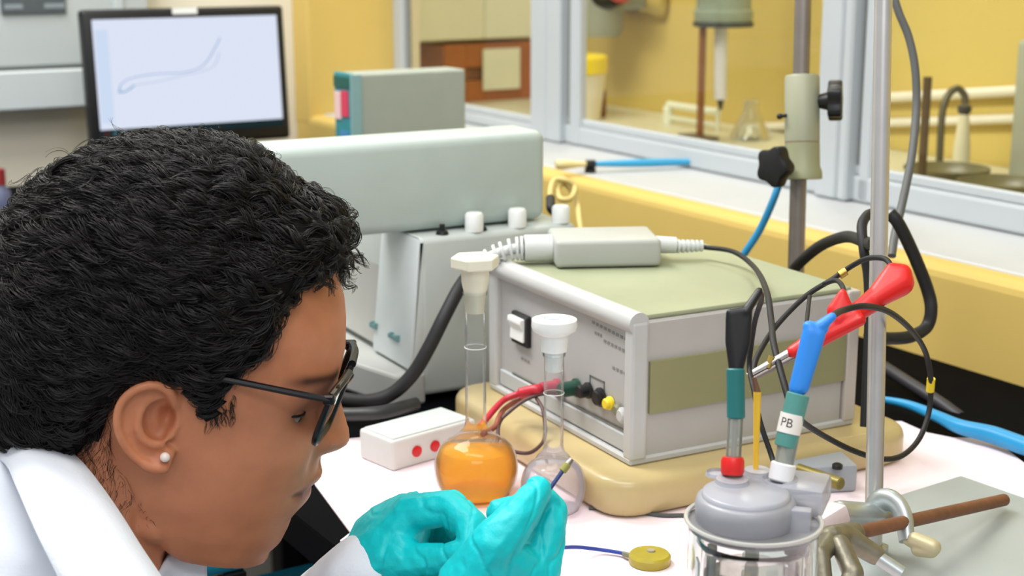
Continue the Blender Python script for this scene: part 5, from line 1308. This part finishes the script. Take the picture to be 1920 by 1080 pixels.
for f in np.linspace(0, 1, 7):
    row = []
    for a_, b_ in zip(T_, B_2):
        p = a_.lerp(b_, f); p = p + Vector((-0.2, -0.7, 0.6)).normalized() * (0.006 * math.sin(math.pi * min(1, f * 1.15)) - 0.001); row.append(p)
    rows.append(row)
# inner turn of the collar
inner = [p + Vector((0.006, 0.012, -0.004)) for p in T_]; inner2 = [p + Vector((0.004, 0.020, -0.016)) for p in T_]
col_bm = strip([inner2, inner] + rows)
collar = person_part('collar', col_bm, M_coat, coat)
fT = smooth_path([at(*q) for q in ((288, 1094, .925), (305, 1062, .935), (322, 1038, .945), (345, 1024, .952), (368, 1021, .955), (386, 1024, .955))], 3)
fB = smooth_path([at(*q) for q in ((300, 1150, .93), (318, 1150, .94), (336, 1150, .948), (356, 1150, .953), (376, 1150, .953), (394, 1150, .953))], 3)
frows = [[a_.lerp(b_, f) + Vector((0, -0.004 * math.sin(math.pi * f), 0)) for a_, b_ in zip(fT, fB)] for f in np.linspace(0, 1, 6)]
person_part('lapel', strip([[p + Vector((-0.004, 0.014, -0.003)) for p in fT]] + frows), M_coat, coat)
tr = bmesh.new()   # trousers: thighs on the stool, shins to the floor, shoes
for sgn in (-1, 1):
    h_ = HIP + Vector((0, 0.085 * sgn, -0.02)); k_ = Vector((-0.36, 0.90 + 0.08 * sgn, 0.56)); f_ = Vector((-0.42, 0.90 + 0.08 * sgn, 0.10))
    rcone(tr, h_, 0.10, k_, 0.062); rcone(tr, k_, 0.060, f_, 0.045)
person_part('trousers', remesh(tr, 0.008, 3), mat('dark_trousers', (38, 40, 52), 0.85))
for sgn in (-1, 1):
    sh_ = bmesh.new(); hullblob(sh_, [(Vector((-0.45, 0.90 + 0.08 * sgn, 0.045)), 0.045), (Vector((-0.27, 0.90 + 0.08 * sgn, 0.030)), 0.030), (Vector((-0.42, 0.90 + 0.08 * sgn, 0.08)), 0.045)])
    person_part('shoe', sh_, M_black_r)

# ------------------------------------------------------------------ gloves
def chain(bm, pts):
    """pts: (u, v, depth, radius)"""
    P_ = [(at(u, v, d), r) for u, v, d, r in pts]
    for (p0, r0_), (p1, r1_) in zip(P_, P_[1:]): rcone(bm, p0, r0_, p1, r1_)
gl = bmesh.new()     # left hand (further from the camera)
WLd = 0.955
hullblob(gl, [(at(700, 1076, .955), .0260), (at(708, 1056, .965), .024), (WL + (EL - WL).normalized() * 0.02, .0262)]); 
hullblob(gl, [(at(702, 1070, .955), .0250), (at(716, 1010, .968), .0215), (at(770, 968, .946), .0135), (at(776, 962, .975), .0150), (at(772, 985, 1.0), .0145), (at(765, 1020, 1.01), .014), (at(735, 1050, .975), .020)])
chain(gl, [(768, 964, .945, .0128), (840, 952, .935, .0116), (880, 984, .920, .0104), (884, 1016, .910, .0088)])
chain(gl, [(776, 958, .972, .0126), (848, 952, .962, .0116), (884, 984, .950, .0104), (888, 1012, .942, .0090)])
chain(gl, [(770, 978, .998, .0120), (830, 985, .992, .0108), (862, 1010, .980, .0098), (868, 1030, .970, .0086)])
chain(gl, [(762, 1016, 1.008, .0110), (812, 1018, 1.004, .0098), (838, 1030, .994, .0088), (848, 1040, .985, .0080)])
chain(gl, [(712, 1066, .950, .0180), (778, 1056, .930, .0132), (836, 1050, .916, .0108), (880, 1034, .906, .0088)])
hullblob(gl, [(at(720, 1052, .945), .018), (at(764, 1052, .932), .0125), (at(732, 1010, .945), .013)])
def glove_finish(b, name):
    b = remesh(b, 0.0011, 3, 0.5); b.normal_update()
    for v in b.verts:
        n_ = mn.noise(v.co * 150) * 0.0005 + mn.noise(v.co * 60) * 0.0006 - 0.0010 * max(0, 1 - abs(mn.noise(Vector((v.co.x * 75, v.co.y * 40, v.co.z * 30)))) * 9); v.co += v.normal * n_
    return person_part(name, b, M_glove)
glove_finish(gl, 'glove')
gr = bmesh.new()     # right hand (near the camera)
hullblob(gr, [(at(918, 1165, .862), .0270), (at(940, 1160, .875), .0260), (at(925, 1110, .858), .0270)])
hullblob(gr, [(at(925, 1110, .858), .0270), (at(885, 1092, .850), .0180), (at(1005, 1068, .862), .0150), (at(1008, 1060, .884), .0145), (at(985, 1070, .905), .0140), (at(960, 1095, .905), .0140)])
chain(gr, [(878, 1100, .850, .0190), (925, 1024, .842, .0150), (975, 966, .848, .0118), (1006, 926, .858, .0092), (1008, 919, .859, .0086)])
hullblob(gr, [(at(905, 1064, .846), .0165), (at(940, 1040, .846), .0135), (at(985, 1075, .858), .0150)])
chain(gr, [(1004, 1066, .862, .0150), (1030, 992, .868, .0112), (1034, 958, .874, .0098), (1022, 934, .872, .0082)])
chain(gr, [(1004, 1055, .886, .0140), (1020, 975, .898, .0112), (985, 955, .902, .0100), (934, 960, .894, .0082)])
chain(gr, [(985, 1065, .905, .0130), (1000, 995, .918, .0104), (968, 985, .918, .0094), (945, 992, .908, .0080)])
chain(gr, [(962, 1085, .908, .0115), (978, 1025, .922, .0092), (955, 1012, .918, .0084), (940, 1018, .910, .0074)])
glove_finish(gr, 'glove')
# rod held between thumb and finger
t = thing('held_electrode', 'thin dark blue rod with an olive tip held between gloved fingers', 'electrode', at(1024, 925, 0.862), 0)
E0 = t.location
obj('rod', cyl(at(1020, 932, .861) - E0, at(1057, 880, .866) - E0, 0.0013, seg=12), mat('dark_blue_rod', (34, 52, 110), 0.4), t, True)
obj('olive_tip', cyl(at(1054, 884, .866) - E0, at(1065, 870, .867) - E0, 0.0024, seg=14, bev=0.0004), mat('olive_resin', (150, 146, 70), 0.4), t, True)
obj('grey_tip', cyl(at(1064, 871, .867) - E0, at(1072, 861, .868) - E0, 0.0021, 0.0014, seg=14), M_steel_d, t, True)

# ------------------------------------------------------------------ glasses and earring
t = thing('eyeglasses', 'black framed eyeglasses worn by the person', 'glasses', hw(0.10, 0, z_eye), 0)
E0 = t.location
M_frame = mat('glasses_black', (12, 12, 15), 0.35, spec=0.35)
hn = hloc(614, 752, YH - 0.062); zt_ = hn[1]; xg = hn[0] - 0.002
nrm_t = 0.16
def gp(y, z): return hw(xg + 0.004 - 9.0 * 0.0006 * (y / 0.062) ** 2 + (z - zt_) * nrm_t + 0.004, y, z)
cz = zt_ - 0.0135
for sgn in (-1, 1):
    out = [gp(sgn * 0.0335 + x, cz + z) for x, z in rrect(0.050, 0.036, 0.011, 6)]
    fr_ = tube([p - E0 for p in out + [out[0], out[1]]], 0.0021, 8, smooth=False); obj('rim', fr_, M_frame, t, True)
    lb_ = bmesh.new(); vs_ = [lb_.verts.new(p - E0) for p in out]; lb_.faces.new(vs_)
    bmesh.ops.solidify(lb_, geom=lb_.faces[:], thickness=0.0012)
    obj('lens', lb_, thin_glass('lens_glass', (176, 182, 196), 1.0, 1.5, 0.02), t)
    e0 = gp(sgn * 0.060, zt_ + 0.001)
    bw = bmesh.new(); obj('hinge', box(-0.004, 0.003, -0.004, 0.004, -0.003, 0.003, 0.001, 1, M=Matrix.Translation(e0 - E0)), M_frame, t)
    Yt = YH + sgn * 0.0675
    tp = [e0 + HL * (sgn * 0.002), hw(xg - 0.02, sgn * 0.0655, zt_ + 0.0015), hw(xg - 0.06, sgn * 0.069, zt_ + 0.002), hw(0.006, sgn * 0.071, zt_ + 0.0015), hw(-0.010, sgn * 0.071, zt_ - 0.006), hw(-0.022, sgn * 0.070, zt_ - 0.022)]
    obj('temple', tube([p - E0 for p in tp], 0.0021, 8, 6), M_frame, t, True)
br = [gp(-0.0095, zt_ - 0.004), gp(0, zt_ - 0.001) + HF * 0.002, gp(0.0095, zt_ - 0.004)]
obj('bridge', tube([p - E0 for p in br], 0.0018, 8, 6), M_frame, t, True)
for sgn in (-1, 1): obj('brow_bar', tube([gp(sgn * 0.010, zt_ + 0.0035) - E0, gp(sgn * 0.034, zt_ + 0.0052) - E0, gp(sgn * 0.060, zt_ + 0.0020) - E0], 0.0026, 8, 5), M_frame, t, True)
ep = EAR(309, 858, 0.0115)
o = obj('earring', sphere((0, 0, 0), 0.0030, 3), mat('pearl', (238, 222, 216), 0.15), None, True); o.location = ep
tag(o, 'small round pearl stud earring on the ear lobe', 'earring')
# ================================================================== FURNITURE UNDER AND BEHIND THE PERSON
t = thing('stool', 'round black stool under the person', 'stool', (-0.72, 0.90, 0), 0)
obj('seat', lathe([(0, 0.45), (0.17, 0.45), (0.185, 0.465), (0.18, 0.495), (0, 0.505)], 32), M_black, t, True)
obj('column', cyl((0, 0, 0.05), (0, 0, 0.45), 0.025), M_steel, t, True)
obj('foot_plate', lathe([(0, 0), (0.20, 0), (0.20, 0.02), (0.04, 0.06), (0, 0.06)], 32), M_black, t, True)
pc = at(425, 1052, 1.24)
t = thing('chair', 'chair with a blue back rail, below the chin of the person', 'chair', NW(pc.dot(NV) - 0.17, pc.dot(WV), 0), TH)
M_ch = mat('teal_enamel', (40, 150, 182), 0.4); zc_ = pc.z
xr_ = tloc(t, at(463, 1040, 1.24)).x
obj('back_rail', box(-0.10, xr_, -0.005, 0.005, zc_ - 0.009, zc_ + 0.003, 0.003, 2), M_ch, t, True)
obj('back_panel', box(-0.09, xr_ - 0.01, -0.004, 0.004, zc_ - 0.16, zc_ - 0.011, 0.003, 1), mat('chair_dark', (60, 54, 54), 0.7), t)
obj('seat', box(-0.10, xr_, -0.01, 0.36, 0.43, 0.46, 0.012, 2), mat('chair_dark', (60, 54, 54)), t)
for sx in (-0.09, xr_ - 0.02):
    obj('upright', box(sx, sx + 0.018, -0.010, 0.010, 0.46, zc_ - 0.009), M_black, t)
    for sy in (0.0, 0.33): obj('leg', box(sx, sx + 0.02, sy, sy + 0.02, 0, 0.43, 0.003, 1), M_black, t)
